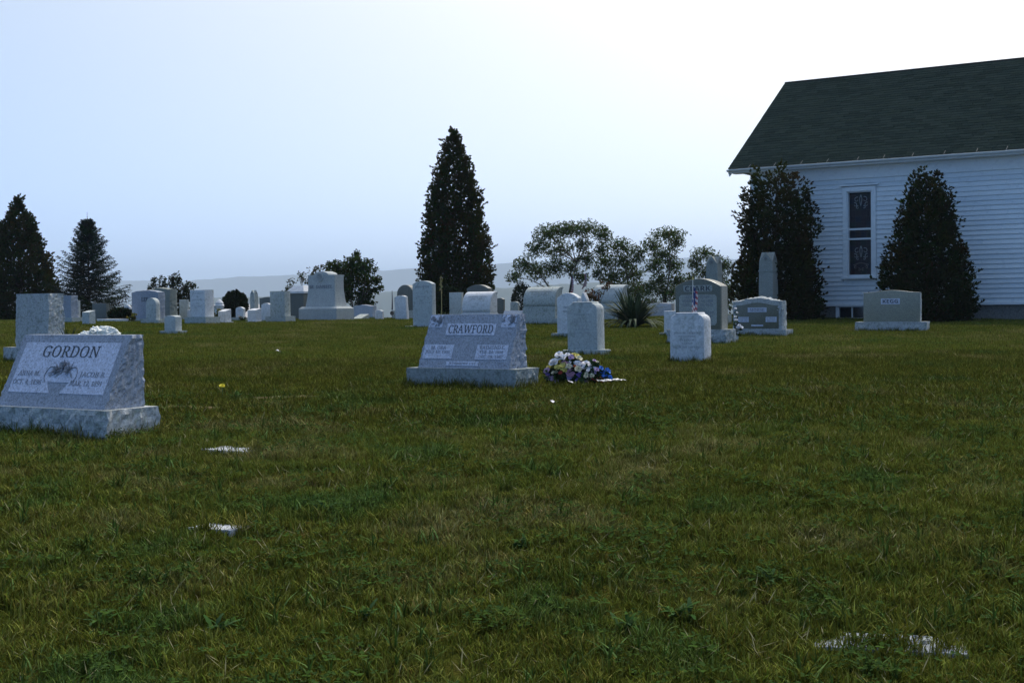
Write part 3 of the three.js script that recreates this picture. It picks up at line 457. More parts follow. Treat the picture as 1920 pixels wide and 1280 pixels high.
// wreathed family monument, the largest stone on the left
{
  const t = grave('wreath_monument', 'large pale monument with raised centre, carved wreath and heavy base, left of centre', -5.32, -37.7, { fp: [1.4, .8] });
  const m = stoneMat([.42, .45, .44], T.granite, T.graniteB, .002);
  part(t, 'base', merge([block(1.4, .45, .78, -.1), hexa([[-.7, .35, -.39], [.7, .35, -.39], [.64, .41, -.31], [-.64, .41, -.31], [-.7, .35, .39], [.7, .35, .39], [.64, .41, .31], [-.64, .41, .31]], [1, 1, 1])]), m);
  // body flares out towards the foot on all four sides; raised middle on top
  const H = .9, NY = 16, rings = [], fl = q => .055 * Math.pow(1 - q, 2.2) - .012 * Math.sin(Math.PI * q);
  const rows = (hw, hd) => { const pos = [], C = (j, k) => { const q = j / NY, e = fl(q), x = hw + e, z = hd + e, c = .02, P = [[-x + c, z], [x - c, z], [x, z - c], [x, -z + c], [x - c, -z], [-x + c, -z], [-x, -z + c], [-x, z - c]][k % 8]; return [P[0], q * H, P[1]]; }; for (let j = 0; j < NY; j++) for (let k = 0; k < 8; k++) pos.push(...C(j, k), ...C(j, k + 1), ...C(j + 1, k + 1), ...C(j, k), ...C(j + 1, k + 1), ...C(j + 1, k)); for (let k = 1; k < 7; k++) pos.push(...C(NY, 0), ...C(NY, k), ...C(NY, k + 1)); const q = new THREE.BufferGeometry(); q.setAttribute('position', new THREE.Float32BufferAttribute(pos, 3)); return q; };
  const bodyG = toCreasedNormals(rows(.5, .22), .5); const d = part(t, 'die', boxUV(bodyG).translate(0, .41, 0), m);
  { const sh = new THREE.Shape(); sh.moveTo(-.27, 0); sh.lineTo(.27, 0); sh.quadraticCurveTo(.25, .07, .17, .085); sh.lineTo(.07, .115); sh.lineTo(-.07, .115); sh.lineTo(-.17, .085); sh.quadraticCurveTo(-.25, .07, -.27, 0); part(t, 'raised_top', slab(sh, .43, 0, .012).translate(0, 1.3, 0), m); }
  front(t, d, [['M  DANIEL', .84]], fontB, .095, .1, .93, .21, M.letterSoft, 'name_lettering', .014); { const q = letters('c', fontB, .07, .05, .012); q.translate(-.29, .955, .21); part(d, 'name_lettering', q, M.letterSoft); }
  const w = []; for (let i = 0; i < 22; i++) { const a = i / 22 * 2 * Math.PI, q = leafGeo(.075, .03); q.scale(1, 1, 5); q.rotateZ(a + .5); q.translate(.115 * Math.cos(a), .115 * Math.sin(a), 0); w.push(q); } const tor = new THREE.TorusGeometry(.11, .022, 6, 22); w.push(boxUV(tor.toNonIndexed())); w.push(roseGeo(.06));
  part(d, 'carved_wreath', merge(w).translate(-.03, 1.25, .222), m);
}
// obelisks with four-gabled tops
function obelisk(label, x, z, w, H, m, b, turn = 0) {
  const t = grave('gabled_obelisk', label, x, z, { fp: [w + .3, w + .3], turn });
  if (b) baseOf(t, w + .3, b, w + .3, M.weathered);
  const y0 = b || -.08, gh = w * .62, sh = H - gh - (b || 0) + (b ? 0 : .08), k = w * .46;
  const shaft = part(t, 'shaft', block(w, sh * .8, w, y0, [1, 1, 1], {}, 9, w * .03), m);
  part(t, 'collar', merge([block(w * 1.0, sh * .03, w * 1.0, y0 + sh * .8), block(w * .93, sh * .17, w * .93, y0 + sh * .83, [1, 1, 1], {}, 9, .004)]), m);
  const top = y0 + sh, tri = h => { const s = new THREE.Shape([new THREE.Vector2(-k, 0), new THREE.Vector2(k, 0), new THREE.Vector2(0, gh)]); const e = new THREE.ExtrudeGeometry(s, { depth: 2 * k, bevelEnabled: false }); e.translate(0, 0, -k); if (h) e.rotateY(Math.PI / 2); e.translate(0, top, 0); return boxUV(e.toNonIndexed()); };
  const a = tri(0), c = tri(1); c.scale(.998, 1, .998); part(t, 'gabled_cap', merge([a, c]), m);
  for (let i = 0; i < 2; i++) { const q = roseGeo(w * .13); q.rotateY(i * Math.PI / 2); q.translate(i ? k + .002 : 0, top + gh * .3, i ? 0 : k + .002); part(t, 'carved_rosette', q, M.carve); }
  for (let i = 0; i < 3; i++) part(t, 'band', block(w * .985, .012, w * .985, y0 + .05 + i * .03), M.carve);
}
obelisk('tall gabled granite obelisk standing in front of the dark tree at the church corner', 6.3, -32.2, .37, 1.72, M.mid, .25);
obelisk('gabled obelisk rising behind the dark arched monument', 4.68, -30.3, .3, 1.6, M.mid, .25);
obelisk('short narrow pillar with gabled top among the left stones, behind a slant topped block', -7.66, -39.1, .18, .9, M.weathered, 0);

// ---- the plainer stones; each row: name, label, x, z, options
const simple = (name, label, x, z, o) => {
  const t = grave(name, label, x, z, { fp: [(o.base ? o.base[0] : o.W) + .02, (o.base ? o.base[2] : o.T) + .02], lean: o.lean, tip: o.tip, turn: o.turn, cat: o.cat });
  const y = o.base ? o.base[1] : -.08; if (o.base) baseOf(t, ...o.base, o.bm || M.weathered, o.br || 0);
  const hh = o.H - (o.base ? o.base[1] : -.08);
  let geo; if (o.type === 'wedge') geo = hexa([[-o.W / 2, y, -o.T / 2], [o.W / 2, y, -o.T / 2], [o.W / 2, y + hh, -o.T / 2], [-o.W / 2, y + hh, -o.T / 2], [-o.W / 2, y, o.T / 2], [o.W / 2, y, o.T / 2], [o.W / 2, y + hh - (o.k || .05), o.T / 2], [-o.W / 2, y + hh - (o.k || .05), o.T / 2]], [1, 1, 1]);
  else if (o.type === 'rock') geo = block(o.W, hh, o.T, y, [Math.ceil(o.W / .05), Math.ceil(hh / .05), 6], { r: .025, l: .025, k: .02 }, 9, .01);
  else geo = slab(outline(o.type, o.W, hh, o.k || 0), o.T, o.rough || 0, .008).translate(0, y, 0);
  const d = part(t, 'die', geo, o.m || M.marble);
  if (o.text) front(t, d, o.text, fontSB, o.th || .035, o.tg || .07, o.ty, o.T / 2 + (o.rough ? .004 : -.001), o.tm || M.letterFaint);
  return t;
};
simple('granite_gravestone', 'pale granite stone with rough side at the far left, beside a small block', -12.12, -36.1, { type: 'rock', W: .36, T: .26, H: .76, m: M.granite, base: [.55, .15, .36], br: .01 });
simple('marble_gravestone', 'narrow marble slab just behind the pale granite stone at the far left', -12.68, -38.2, { type: 'flat', W: .3, T: .1, H: .64, m: M.marbleOld, base: [.42, .1, .22] });
simple('block_marker', 'small slant topped block between the far left granite stone and the dark stone', -10.98, -34.1, { type: 'wedge', W: .27, T: .2, H: .38, k: .05, m: M.marbleOld });
simple('dark_gravestone', 'square stone under the blue spruce tree, coloured dark for the shade there', -12.57, -40.2, { type: 'flat', W: .62, T: .14, H: .56, m: M.dark });  // dark material stands in for the tree shadow on this stone
simple('ledger_slab', 'flat pale ledger slab lying in front of the dark square stone', -11.25, -37.3, { type: 'flat', W: 1.0, T: .5, H: .1, m: M.marble, cat: 'grave slab' });
simple('marble_gravestone', 'small pale stone peeping out left of the wide arched stone', -11.69, -40.0, { type: 'round', W: .26, T: .09, H: .5, m: M.marble });
simple('arched_gravestone', 'wide arched granite stone with short carved name and rough side, in the left row', -10.34, -37.4, { type: 'arch', k: .06, W: 1.08, T: .26, H: .9, m: M.granite, base: [1.2, .1, .36], rough: .012, text: [['LEE', .27]], th: .12, ty: .58, tm: M.letter });
simple('dark_gravestone', 'tall dark fronted stone with rough sides behind the wide arched stone', -10.7, -40.3, { type: 'serp', k: .05, W: .94, T: .3, H: 1.02, m: stoneMat([.24, .26, .23], T.granite, T.graniteB, .002), base: [1.1, .14, .42], rough: .02 });
simple('marble_gravestone', 'thin pale slab behind the tall dark fronted stone', -10.22, -41.0, { type: 'flat', W: .34, T: .08, H: .66, m: M.marbleOld });
simple('marble_gravestone', 'arched marble stone on a slab base standing close in front of the wide arched stone', -9.47, -34.68, { type: 'round', W: .38, T: .15, H: .7, m: M.marbleOld, base: [.66, .12, .26], k: .05 });
simple('square_pillar_stone', 'square pillar stone with lettered front on a wide base in the left row', -8.07, -34.25, { type: 'flat', W: .53, T: .33, H: .9, m: M.marble, base: [.76, .2, .52], text: [['ADAM BROWN', .4], ['DIED', .1], ['JUNE 6, 1888', .36], ['AGED', .1], ['74 YEARS', .24]], th: .03, tg: .085, ty: .8 });
simple('small_marker', 'little pale marker left of the square pillar stone', -9.78, -40.1, { type: 'flat', W: .26, T: .1, H: .32, m: M.marble });
simple('block_marker', 'small slant topped block right of the square pillar stone, by the round bush', -7.67, -35.1, { type: 'wedge', W: .26, T: .22, H: .38, k: .06, m: M.marble, base: [.34, .05, .3], bm: M.marble });
simple('marble_gravestone', 'small arched marble stone on a low base in front of the distant white garage', -7.75, -37.55, { type: 'arch', W: .29, T: .1, H: .42, k: .05, m: M.marble, base: [.56, .12, .24] });
simple('block_marker', 'slant topped marble block in front of the short gabled pillar', -6.98, -35.65, { type: 'wedge', W: .3, T: .22, H: .39, k: .05, m: M.marble, base: [.4, .04, .32], bm: M.marble });
simple('dark_gravestone', 'long dark stone seen between the gabled pillar and the square granite stone', -7.6, -41.1, { type: 'serp', k: .03, W: .66, T: .12, H: .72, m: M.dark });
simple('marble_gravestone', 'pale rounded slab left of the square topped granite stone', -6.91, -37.1, { type: 'arch', k: .05, W: .33, T: .11, H: .53, m: M.marble });
simple('square_pillar_stone', 'square topped granite stone on a slab base left of the wreathed monument', -6.28, -35.66, { type: 'flat', W: .52, T: .24, H: .85, m: M.weathered, base: [.72, .17, .4], text: [['THOMAS', .26], ['1840', .14], ['1899', .14]], th: .035, tg: .1, ty: .68 });
{ const t = grave('hip_capped_tomb', 'dark box shaped tomb with a pale hipped stone cap behind the square granite stone', -6.45, -40.3, { fp: [.7, .6] });
  part(t, 'body', block(.62, .9, .5, -.08), M.dark); part(t, 'cap', merge([block(.7, .06, .58, .82), hexa([[-.35, .88, -.29], [.35, .88, -.29], [.2, 1.06, -.12], [-.2, 1.06, -.12], [-.35, .88, .29], [.35, .88, .29], [.2, 1.06, .12], [-.2, 1.06, .12]], [1, 1, 1])]), M.marble); }
simple('block_marker', 'low wedge shaped stone right of the wreathed monument', -4.5, -39.1, { type: 'wedge', W: .34, T: .4, H: .19, k: .13, m: M.weathered });
simple('granite_gravestone', 'low wide pale granite stone beyond the lawn edge under the broad leaved tree', -4.94, -44.2, { type: 'serp', k: .04, W: .84, T: .2, H: .5, m: M.graniteLight, rough: .008, base: [1.0, .12, .34] });
simple('small_marker', 'small white slab left of the leaning stone near the flag marker', -3.84, -38.1, { type: 'arch', k: .03, W: .26, T: .1, H: .3, m: M.marble });
simple('marble_gravestone', 'white slab leaning to the left beside the tall arch topped stone', -3.13, -37.6, { type: 'arch', k: .05, W: .4, T: .12, H: .71, m: M.marble, lean: .07 });
simple('dark_gravestone', 'dark arch topped stone behind the leaning white slab', -3.1, -39.3, { type: 'round', W: .58, T: .3, H: 1.04, m: M.dark, base: [.8, .28, .5] });
simple('marble_gravestone', 'pale square slab in front of the dark hedge by the tall cone shaped tree', -1.6, -38.1, { type: 'flat', W: .42, T: .12, H: .8, m: M.marbleOld });
simple('dark_gravestone', 'dark stone whose arched top shows above the pale scroll monument', -.98, -40.2, { type: 'arch', k: .12, W: .78, T: .22, H: 1.06, m: M.dark });
simple('dark_gravestone', 'narrow dark slab right of the pale scroll monument', -.33, -39.1, { type: 'arch', k: .04, W: .26, T: .1, H: .64, m: M.dark });
{ const t = grave('slant_gravestone', 'small bright slant marker peeping over the central slant headstone', .0, -33.2, { fp: [.6, .35] }); const S = slant(.56, .36, .32, .06, -.03, .004); const d = part(t, 'die', S.geo, M.graniteLight); const q = letters('WEBER', fontSB, .05, .3); q.applyMatrix4(S.frame(.5, .6)); part(d, 'name_lettering', q, M.letterFaint); }
simple('marble_gravestone', 'small arched stone in the gap between the two scroll monuments', .1, -40.1, { type: 'arch', k: .04, W: .27, T: .1, H: .53, m: M.weathered });
simple('small_marker', 'tiny low rounded marker left of the small arched stone in the gap', -.28, -41.4, { type: 'round', W: .22, T: .1, H: .18, m: M.dark });
simple('pointed_marker', 'small pointed white stone beside the pale arched marble', 1.67, -30.05, { type: 'gable', k: .16, W: .17, T: .14, H: .82, m: M.marble, base: [.3, .1, .26] });
simple('granite_gravestone', 'low wide pale stone beyond the yucca, left of the dark arched monument', 4.56, -40.2, { type: 'serp', k: .02, W: .84, T: .24, H: .44, m: M.graniteLight, text: [['YOUNG', .3]], th: .06, ty: .28 });
simple('marble_gravestone', 'pale square stone half hidden between the flagged marble and the dark arched monument', 3.2, -25.6, { type: 'flat', W: .42, T: .2, H: .5, m: M.marble, base: [.56, .08, .34] });
simple('small_marker', 'small pale stone right behind the rough edged stone near the church trees', 6.8, -33.0, { type: 'flat', W: .26, T: .2, H: .33, m: M.weathered });
{ // urn
  const t = grave('stone_urn', 'pale round topped stone urn on a pedestal right of the square pillar stone', -8.45, -38.0, { cat: 'urn', fp: [.3, .3] });
  const prof = [[.13, -.05], [.13, .1], [.1, .12], [.07, .16], [.05, .26], [.07, .3], [.12, .38], [.14, .46], [.11, .5], [.12, .53], [.08, .58], [.03, .63], [0, .64]].map(p => new THREE.Vector2(...p)); const q = new THREE.LatheGeometry(prof, 20); part(t, 'urn_body', boxUV(toCreasedNormals(q, .7)), M.marble); part(t, 'pedestal', block(.32, .1, .32, -.06), M.weathered);
}
// markers set flush in the lawn
function flush(label, x, z, w, d, turn, text, m, up = 0, bare = .04) {
  const t = thing('flush_marker', label, 'grave marker', x, z, -YAW + turn); foot.push([x, z, w / 2 - bare, d / 2 - bare, YAW - turn]);
  const d0 = part(t, 'slab', block(w, .12, d, -.105 + up, [10, 2, 6], { t: .004, f: .01, r: .01, l: .01 }, 6), m || M.graniteLight);
  if (text) { const q = letters(text, fontSB, d * .25, w * .6, .002); q.rotateX(-Math.PI / 2); q.translate(0, .0175, d * .1); part(d0, 'inscription', q, M.letterFaint); }
}
// ---------------------------------------------------------------- trees and shrubs
// many small leaf faces gathered in one mesh; each sprig: a few narrow faces fanning from a point
class Leaves {
  constructor() { this.p = []; this.c = []; }
  tri(a, b, c, k) { this.p.push(a.x, a.y, a.z, b.x, b.y, b.z, c.x, c.y, c.z); for (let i = 0; i < 3; i++) this.c.push(k[0], k[1], k[2]); }
  leaf(o, dir, side, l, w, k) { const m = o.clone().addScaledVector(dir, l * .5), e = o.clone().addScaledVector(dir, l), a = m.clone().addScaledVector(side, w), b = m.clone().addScaledVector(side, -w); this.tri(o, a, e, k); this.tri(o, e, b, k); }
  sprig(o, out, n, l, w, k, spread = 1, r = R) {
    for (let i = 0; i < n; i++) {
      const d = V(out.x + (r() - .5) * 2 * spread, out.y + (r() - .5) * 2 * spread, out.z + (r() - .5) * 2 * spread).normalize();
      const s = V(r() - .5, r() - .5, r() - .5).cross(d).normalize(), q = .75 + r() * .5, kk = k.map(v => v * (.75 + .5 * r()));
      this.leaf(o, d, s, l * q, w * q, kk);
    }
  }
  geo() { const q = new THREE.BufferGeometry(); q.setAttribute('position', new THREE.Float32BufferAttribute(this.p, 3)); q.setAttribute('color', new THREE.Float32BufferAttribute(this.c, 3)); q.computeVertexNormals(); const n = this.p.length / 3, uv = new Float32Array(n * 2); for (let i = 0; i < n; i++) { uv[2 * i] = this.p[3 * i]; uv[2 * i + 1] = this.p[3 * i + 1]; } q.setAttribute('uv', new THREE.BufferAttribute(uv, 2)); return q; }
}
const leafMat = new THREE.MeshPhysicalMaterial({ vertexColors: true, roughness: 0.8, side: THREE.DoubleSide, specularIntensity: 0 });
const leafLit = new THREE.MeshPhysicalMaterial({ vertexColors: true, roughness: 0.9, side: THREE.DoubleSide, transmission: 0.35, thickness: 0, specularIntensity: 0 });
const leafDeep = new THREE.MeshPhysicalMaterial({ vertexColors: true, roughness: 0.85, side: THREE.DoubleSide, transmission: 0.2, thickness: 0, specularIntensity: 0 });
// dense evergreen of flat sprays: radius(t) for t from foot 0 to tip 1
function arborvitae(label, x, z, H, radius, n, seed, k, sz, dy = 0, open = .5) {
  const t = thing('evergreen_tree', label, 'tree', x, z, seed, undefined, dy), r = rng(seed), L = new Leaves();
  part(t, 'trunk', tube([V(0, -.2, 0), V(.02, H * .4, .01), V(0, H * .93, 0)], .1, .015, 8, 7), M.bark);
  const br = [];
  for (let i = 0; i < 90; i++) { const q = .04 + .88 * r(), a = r() * 6.283, rad = radius(q) * .75; br.push(tube([V(0, q * H - .1, 0), V(Math.cos(a) * rad * .5, q * H + .02, Math.sin(a) * rad * .5), V(Math.cos(a) * rad, q * H + .22, Math.sin(a) * rad)], .016, .004, 3, 3)); }
  part(t, 'branches', merge(br), M.bark);
  const R0 = radius(.2);
  for (let i = 0; i < n * 11; i++) {     // inner foliage round the trunk, with gaps
    const q = 1 - Math.pow(1 - r(), .6), a = r() * 6.283, f = .25 + .55 * Math.sqrt(r()), rad = radius(q) * f, o = V(Math.cos(a) * rad, q * H * .97, Math.sin(a) * rad);
    if (noise(o.x * 3.2 + seed, o.y * 2.6, o.z * 3.2) > open) continue;
    L.sprig(o, V(Math.cos(a) * .7, .5, Math.sin(a) * .7), 3, sz * 1.25, sz * .36, k.map(v => v * (.8 + .4 * r())), .9, r);
  }
  for (let i = 0; i < n; i++) {           // plumes of foliage at the branch ends make the lumpy outline
    const q = 1 - Math.pow(1 - (i + r()) / n, .6), a = i * 2.39996 + r() * .7, rad = radius(q) * (.72 + .3 * r()), pr = (.11 + .13 * r()) * (.55 + .6 * radius(q) / R0), c = V(Math.cos(a) * rad, q * H, Math.sin(a) * rad), kk = k.map((v, j) => v * (.75 + .5 * r()) * (j === 0 && r() < .1 ? 1.35 : 1)), m = 21 + (r() * 17 | 0);
    for (let p = 0; p < m; p++) { const th = r() * 6.283, u = r() * 2 - 1, w = Math.pow(r(), .45) * pr, sq = Math.sqrt(1 - u * u), o = c.clone().add(V(sq * Math.cos(th) * w, u * w * 1.35, sq * Math.sin(th) * w)); L.sprig(o, V(Math.cos(a) * .6 + sq * Math.cos(th) * .5, .6, Math.sin(a) * .6 + sq * Math.sin(th) * .5), 3, sz, sz * .25, kk, .6, r); }
    if (r() < .12) for (let p = 0; p < 6; p++) L.sprig(c.clone().add(V(Math.cos(a), .55, Math.sin(a)).multiplyScalar(pr * (1 + p * .12))), V(Math.cos(a) * .6, .7, Math.sin(a) * .6), 2, sz, sz * .22, kk, .5, r);
  }
  part(t, 'crown', L.geo(), leafDeep); return t;
}
const prof = pts => q => interp(pts, q);
const interpLin = 0;
arborvitae('tall dark cone shaped evergreen behind the middle graves', -1.95, -46, 6.72, prof([[0, 1.0], [.06, 1.2], [.2, 1.24], [.38, 1.17], [.5, 1.0], [.65, .85], [.8, .57], [.92, .26], [1, .04]]), 520, 11, [.034, .039, .009], .1, -.02, .14);
arborvitae('dark evergreen cut by the left edge beside the spruce', -18.7, -50, 4.9, prof([[0, 1.2], [.15, 1.6], [.4, 1.25], [.7, .7], [1, .04]]), 330, 12, [.032, .039, .011], .11, 0, .3);
arborvitae('broad ragged evergreen against the left corner of the church', 6.72, -33.25, 3.88, prof([[0, .9], [.1, 1.12], [.28, 1.05], [.45, .82], [.62, .95], [.8, .8], [.92, .6], [1, .25]]), 300, 13, [.040, .040, .013], .085, 0, .3);
arborvitae('dark rounded evergreen hugging the church wall right of the tall window', 9.85, -31.15, 3.6, prof([[0, .95], [.12, 1.1], [.4, .92], [.6, .7], [.8, .52], [.93, .36], [1, .1]]), 280, 14, [.034, .037, .013], .08, 0, .4);

{ // spruce at the left
  const x = -15.6, z = -48.5, H = 3.95, t = thing('spruce_tree', 'dark spruce with drooping tiers of branches at the far left', 'tree', x, z, .4), r = rng(77), L = new Leaves(), br = [];
  part(t, 'trunk', tube([V(0, -.2, 0), V(.01, H * .5, 0), V(0, H, 0)], .08, .006, 8, 6), M.bark);
  const needles = (a, b, len, k) => { const n = Math.ceil(a.distanceTo(b) / .03), d = b.clone().sub(a).normalize(); for (let i = 0; i <= n; i++) { const o = a.clone().lerp(b, i / n); for (let q = 0; q < 3; q++) { const s = V(r() - .5, r() - .35, r() - .5).normalize().addScaledVector(d, .7).normalize(), w = V(r() - .5, r() - .5, r() - .5).cross(s).normalize(); L.leaf(o, s, w, len, .010, k); } } };
  const NB = 140;
  for (let i = 0; i < NB; i++) {
    const h = .05 + .9 * Math.pow((i + r()) / NB, .9), rad = 1.95 * Math.pow(1 - h, 1.02) * (.75 + .42 * r()) + .03, a = i * 2.39996 + (r() - .5) * .5, l = rad * (.78 + .34 * r()), up = lerp(-.1, .5, sstep(.35, 1, h)), c = Math.cos(a), s = Math.sin(a), y = h * H;
    const P = q => V(c * l * q, y + l * (up * q * 1.1 - .28 * q * (1 - q) + .24 * q * q), s * l * q);
    br.push(tube([P(0), P(.5), P(1)], .011 * (1.2 - h), .003, 4, 3));
    const k = [.022, .032, .02].map(v => v * (.75 + .6 * r()));
    for (let q = .15; q <= 1.001; q += .085) { const o = P(q), tl = l * .34 * (1.08 - q) + .05; for (const sd of [-1, 1]) { const e = o.clone().add(V(-s * sd * tl + c * tl * .75, (r() - .62) * tl * .7, c * sd * tl + s * tl * .75)); needles(o, e, .046, k); } if (r() < .5) needles(o, o.clone().add(V(c * .03, -.06 - .07 * r(), s * .03)), .042, k); }
    needles(P(.15), P(1), .045, k);
  }
  needles(V(0, H * .93, 0), V(0, H * 1.03, 0), .024, [.018, .027, .019]);
  part(t, 'branches', merge(br), M.bark); part(t, 'needles', L.geo(), leafMat);
}
// loose broad-leaved trees: limbs grown outward, leaves at the twig ends
function leafTree(name, label, x, z, o) {
  const t = thing(name, label, o.cat || 'tree', x, z, 0, o.group), r = rng(o.seed), L = new Leaves(), br = [], tips = [];
  const grow = (p, d, len, rad, lev) => {
    const bend = V((r() - .5), (r() - .5) * .5, (r() - .5)).multiplyScalar(.35 * len), m = p.clone().addScaledVector(d, len * .5).add(bend.multiplyScalar(.4)), e = p.clone().addScaledVector(d, len).add(bend);
    br.push(tube([p, m, e], rad, rad * .6, 4, lev > 2 ? 3 : 5));
    if (lev >= o.levels) { tips.push([e, d]); tips.push([m, d]); return; }
    if (lev >= o.levels - 1) tips.push([e, d]);
    const n = o.split[Math.min(lev, o.split.length - 1)];
    for (let i = 0; i < n; i++) { const a = (i + r() * .7) / n * 6.283, sp = o.spread * (.6 + .7 * r()), q = d.clone().add(V(Math.cos(a) * sp, (r() - .5) * .5 + o.lift, Math.sin(a) * sp)).normalize(); grow(i === 0 ? e : m.clone().lerp(e, .3 + .7 * r()), q, len * (o.ratio || .68) * (.8 + .4 * r()), rad * .55, lev + 1); }
  };
  for (const [d, len, rad] of o.stems) grow(V(0, -.15, 0), V(...d).normalize(), len, rad, 0);
  part(t, 'trunk', merge(br), M.bark);
  for (const [e, d] of tips) for (let i = 0; i < o.n; i++) { const q = e.clone().add(V((r() - .5), (r() - .5) * .7, (r() - .5)).multiplyScalar(o.puff)); L.sprig(q, V((r() - .5) * .6, .1 - r() * .3, (r() - .5) * .6), o.k || 5, o.size, o.size * .3, o.c[(r() * o.c.length) | 0].map(v => v * (.8 + .4 * r())), 1, r); }
  part(t, 'crown', L.geo(), leafLit); return t;
}
// loose trees whose foliage hangs in separate clouds on visible limbs: clouds as [aside, height, half width, half height] in metres from the foot
function cloudTree(name, label, x, z, o) {
  const t = thing(name, label, o.cat || 'tree', x, z, 0), r = rng(o.seed), L = new Leaves(), br = [];
  const forks = o.forks.map(([fx, fy, rad]) => { const e = V(fx, fy, (r() - .5) * .3), m = V(fx * .35 + (r() - .5) * .12, fy * .5, 0); br.push(tube([V((r() - .5) * .1, -.3, 0), m, e], rad, rad * .6, 8, 6)); return e; });
  for (const [cx, cy, rx, ry] of o.clouds) {
    const c = V(cx, cy, (r() - .5) * o.deep), fk = forks.reduce((a, b) => (a.distanceTo(c) + (a.y > c.y ? 1.2 : 0) < b.distanceTo(c) + (b.y > c.y ? 1.2 : 0) ? a : b)), mid = fk.clone().lerp(c, .55).add(V((r() - .5) * .2, .12 + .1 * r(), (r() - .5) * .2));
    br.push(tube([fk, mid, c], o.limb, o.limb * .35, 6, 4));
    const n = Math.round(rx * ry * o.dens);
    for (let j = 0; j < 16; j++) { const q = fk.clone().lerp(mid, r()).add(V((r() - .5) * .22, (r() - .3) * .22, (r() - .5) * .22)); if (r() < .6) L.sprig(q, V(0, -.2, 0), 4, o.size, o.size * .3, o.c[0], 1, r); }
    for (let j = 0; j < 12; j++) { const e = c.clone().add(V((r() * 2 - 1) * rx * .85, (r() * 2 - 1) * ry * .8, (r() * 2 - 1) * rx * .7)); br.push(tube([mid.clone().lerp(c, .5 + .5 * r()), c.clone().lerp(e, .5).add(V(0, .04, 0)), e], o.limb * .35, .004, 3, 3)); }
    for (let i = 0; i < n; i++) { const th = r() * 6.283, u = r() * 2 - 1, w = Math.pow(r(), .55) * (1 + .35 * r() * r()), sq = Math.sqrt(1 - u * u), p = c.clone().add(V(sq * Math.cos(th) * w * rx * 1.15, u * w * ry * 1.3, sq * Math.sin(th) * w * rx)); if (noise(p.x * o.gap + o.seed, p.y * o.gap * 1.2, p.z * o.gap) > .24) continue; L.sprig(p, V((r() - .5) * .8, -.15, (r() - .5) * .8), o.k, o.size, o.size * .3, o.c[(r() * o.c.length) | 0].map(v => v * (.75 + .5 * r())), 1, r); }
  }
  part(t, 'trunk', merge(br), M.bark); part(t, 'crown', L.geo(), leafLit); return t;
}
const locG = [[.062, .088, .022], [.076, .105, .03], [.046, .068, .018]], loc = { deep: 1.6, limb: .028, dens: 3100, gap: 5.2, k: 4, size: .076, c: locG };
cloudTree('locust_tree', 'wide airy locust tree with arching limbs, leftmost of the group beyond the graves', 2.57, -62, { ...loc, seed: 51, forks: [[-.25, 2.0, .09], [.3, 2.7, .07], [-.7, 2.1, .06], [.5, 3.4, .05]], clouds: [[-.81, 4.73, .65, .4], [0, 4.93, .65, .33], [.96, 4.95, .75, .33], [1.76, 4.63, .4, .33], [-1.36, 4.07, .5, .33], [-.35, 4.07, .65, .33], [.75, 4.22, .45, .25], [-1.94, 3.34, .5, .33], [-2.44, 2.77, .33, .25], [-1.26, 3.04, .63, .33], [-.43, 3.22, .5, .4], [.33, 3.22, .3, .3], [1.01, 3.57, .35, .35], [.7, 2.71, .35, .25], [1.71, 3.97, .35, .3]] });
cloudTree('locust_tree', 'middle locust tree in the group behind the large yucca', 5.32, -63, { ...loc, seed: 52, forks: [[-.1, 1.9, .09], [.25, 2.6, .06], [-.4, 2.2, .05]], clouds: [[-.08, 4.27, .61, .31], [-.84, 3.55, .46, .33], [.05, 3.55, .72, .38], [.74, 3.86, .36, .33], [-.46, 2.79, .64, .33], [.56, 2.91, .51, .38], [-1.18, 2.96, .28, .26], [.18, 2.15, .72, .31], [-.72, 2.15, .51, .26], [.95, 2.15, .41, .31], [.3, 1.6, .6, .3], [-.5, 1.5, .5, .3]] });
cloudTree('locust_tree', 'upright locust tree just left of the dark arched monument', 7.25, -62, { ...loc, seed: 53, forks: [[0, 2.0, .1], [.2, 2.9, .06], [-.25, 2.8, .05]], clouds: [[.05, 4.67, .75, .25], [-.5, 4.22, .45, .3], [.6, 4.34, .4, .35], [-.08, 3.72, .6, .33], [-.6, 3.16, .4, .33], [.45, 3.21, .48, .33], [-.2, 2.53, .5, .3], [.68, 2.46, .38, .38], [-.7, 2.16, .35, .3], [.18, 1.9, .55, .3], [-.58, 1.4, .4, .25]] });
cloudTree('locust_tree', 'locust tree seen between the obelisk tops left of the church', 9.56, -64, { ...loc, seed: 54, forks: [[-.1, 1.8, .09], [.3, 2.4, .06]], clouds: [[-.16, 4.01, .57, .26], [.36, 3.67, .34, .29], [-.62, 3.52, .34, .31], [-.05, 3.05, .52, .34], [.88, 3.36, .36, .36], [.62, 2.58, .39, .34], [-.73, 2.71, .31, .31], [.05, 2.06, .65, .26], [.96, 2.06, .31, .36], [.3, 1.5, .8, .3]] });
cloudTree('broadleaf_tree', 'small dark broad leaved tree right behind the wreathed monument', -5.52, -46, { deep: .7, limb: .02, dens: 3600, gap: 6, k: 4, size: .085, c: [[.034, .054, .014], [.048, .07, .018], [.026, .04, .012]], seed: 61, forks: [[-.1, .7, .05], [.25, .6, .04]], clouds: [[-.6, 1.85, .34, .22], [-.73, 1.53, .24, .21], [.04, 2.05, .28, .17], [.11, 2.29, .09, .13], [-.17, 1.71, .41, .26], [.41, 1.81, .39, .26], [.71, 1.4, .26, .13], [.15, 1.34, .47, .24], [-.3, 1.25, .28, .22], [.62, 1.04, .28, .11], [.3, .86, .37, .15], [.49, .58, .28, .09], [.9, 1.14, .09, .06], [.15, .5, .24, .17], [-.26, .82, .22, .19]] });
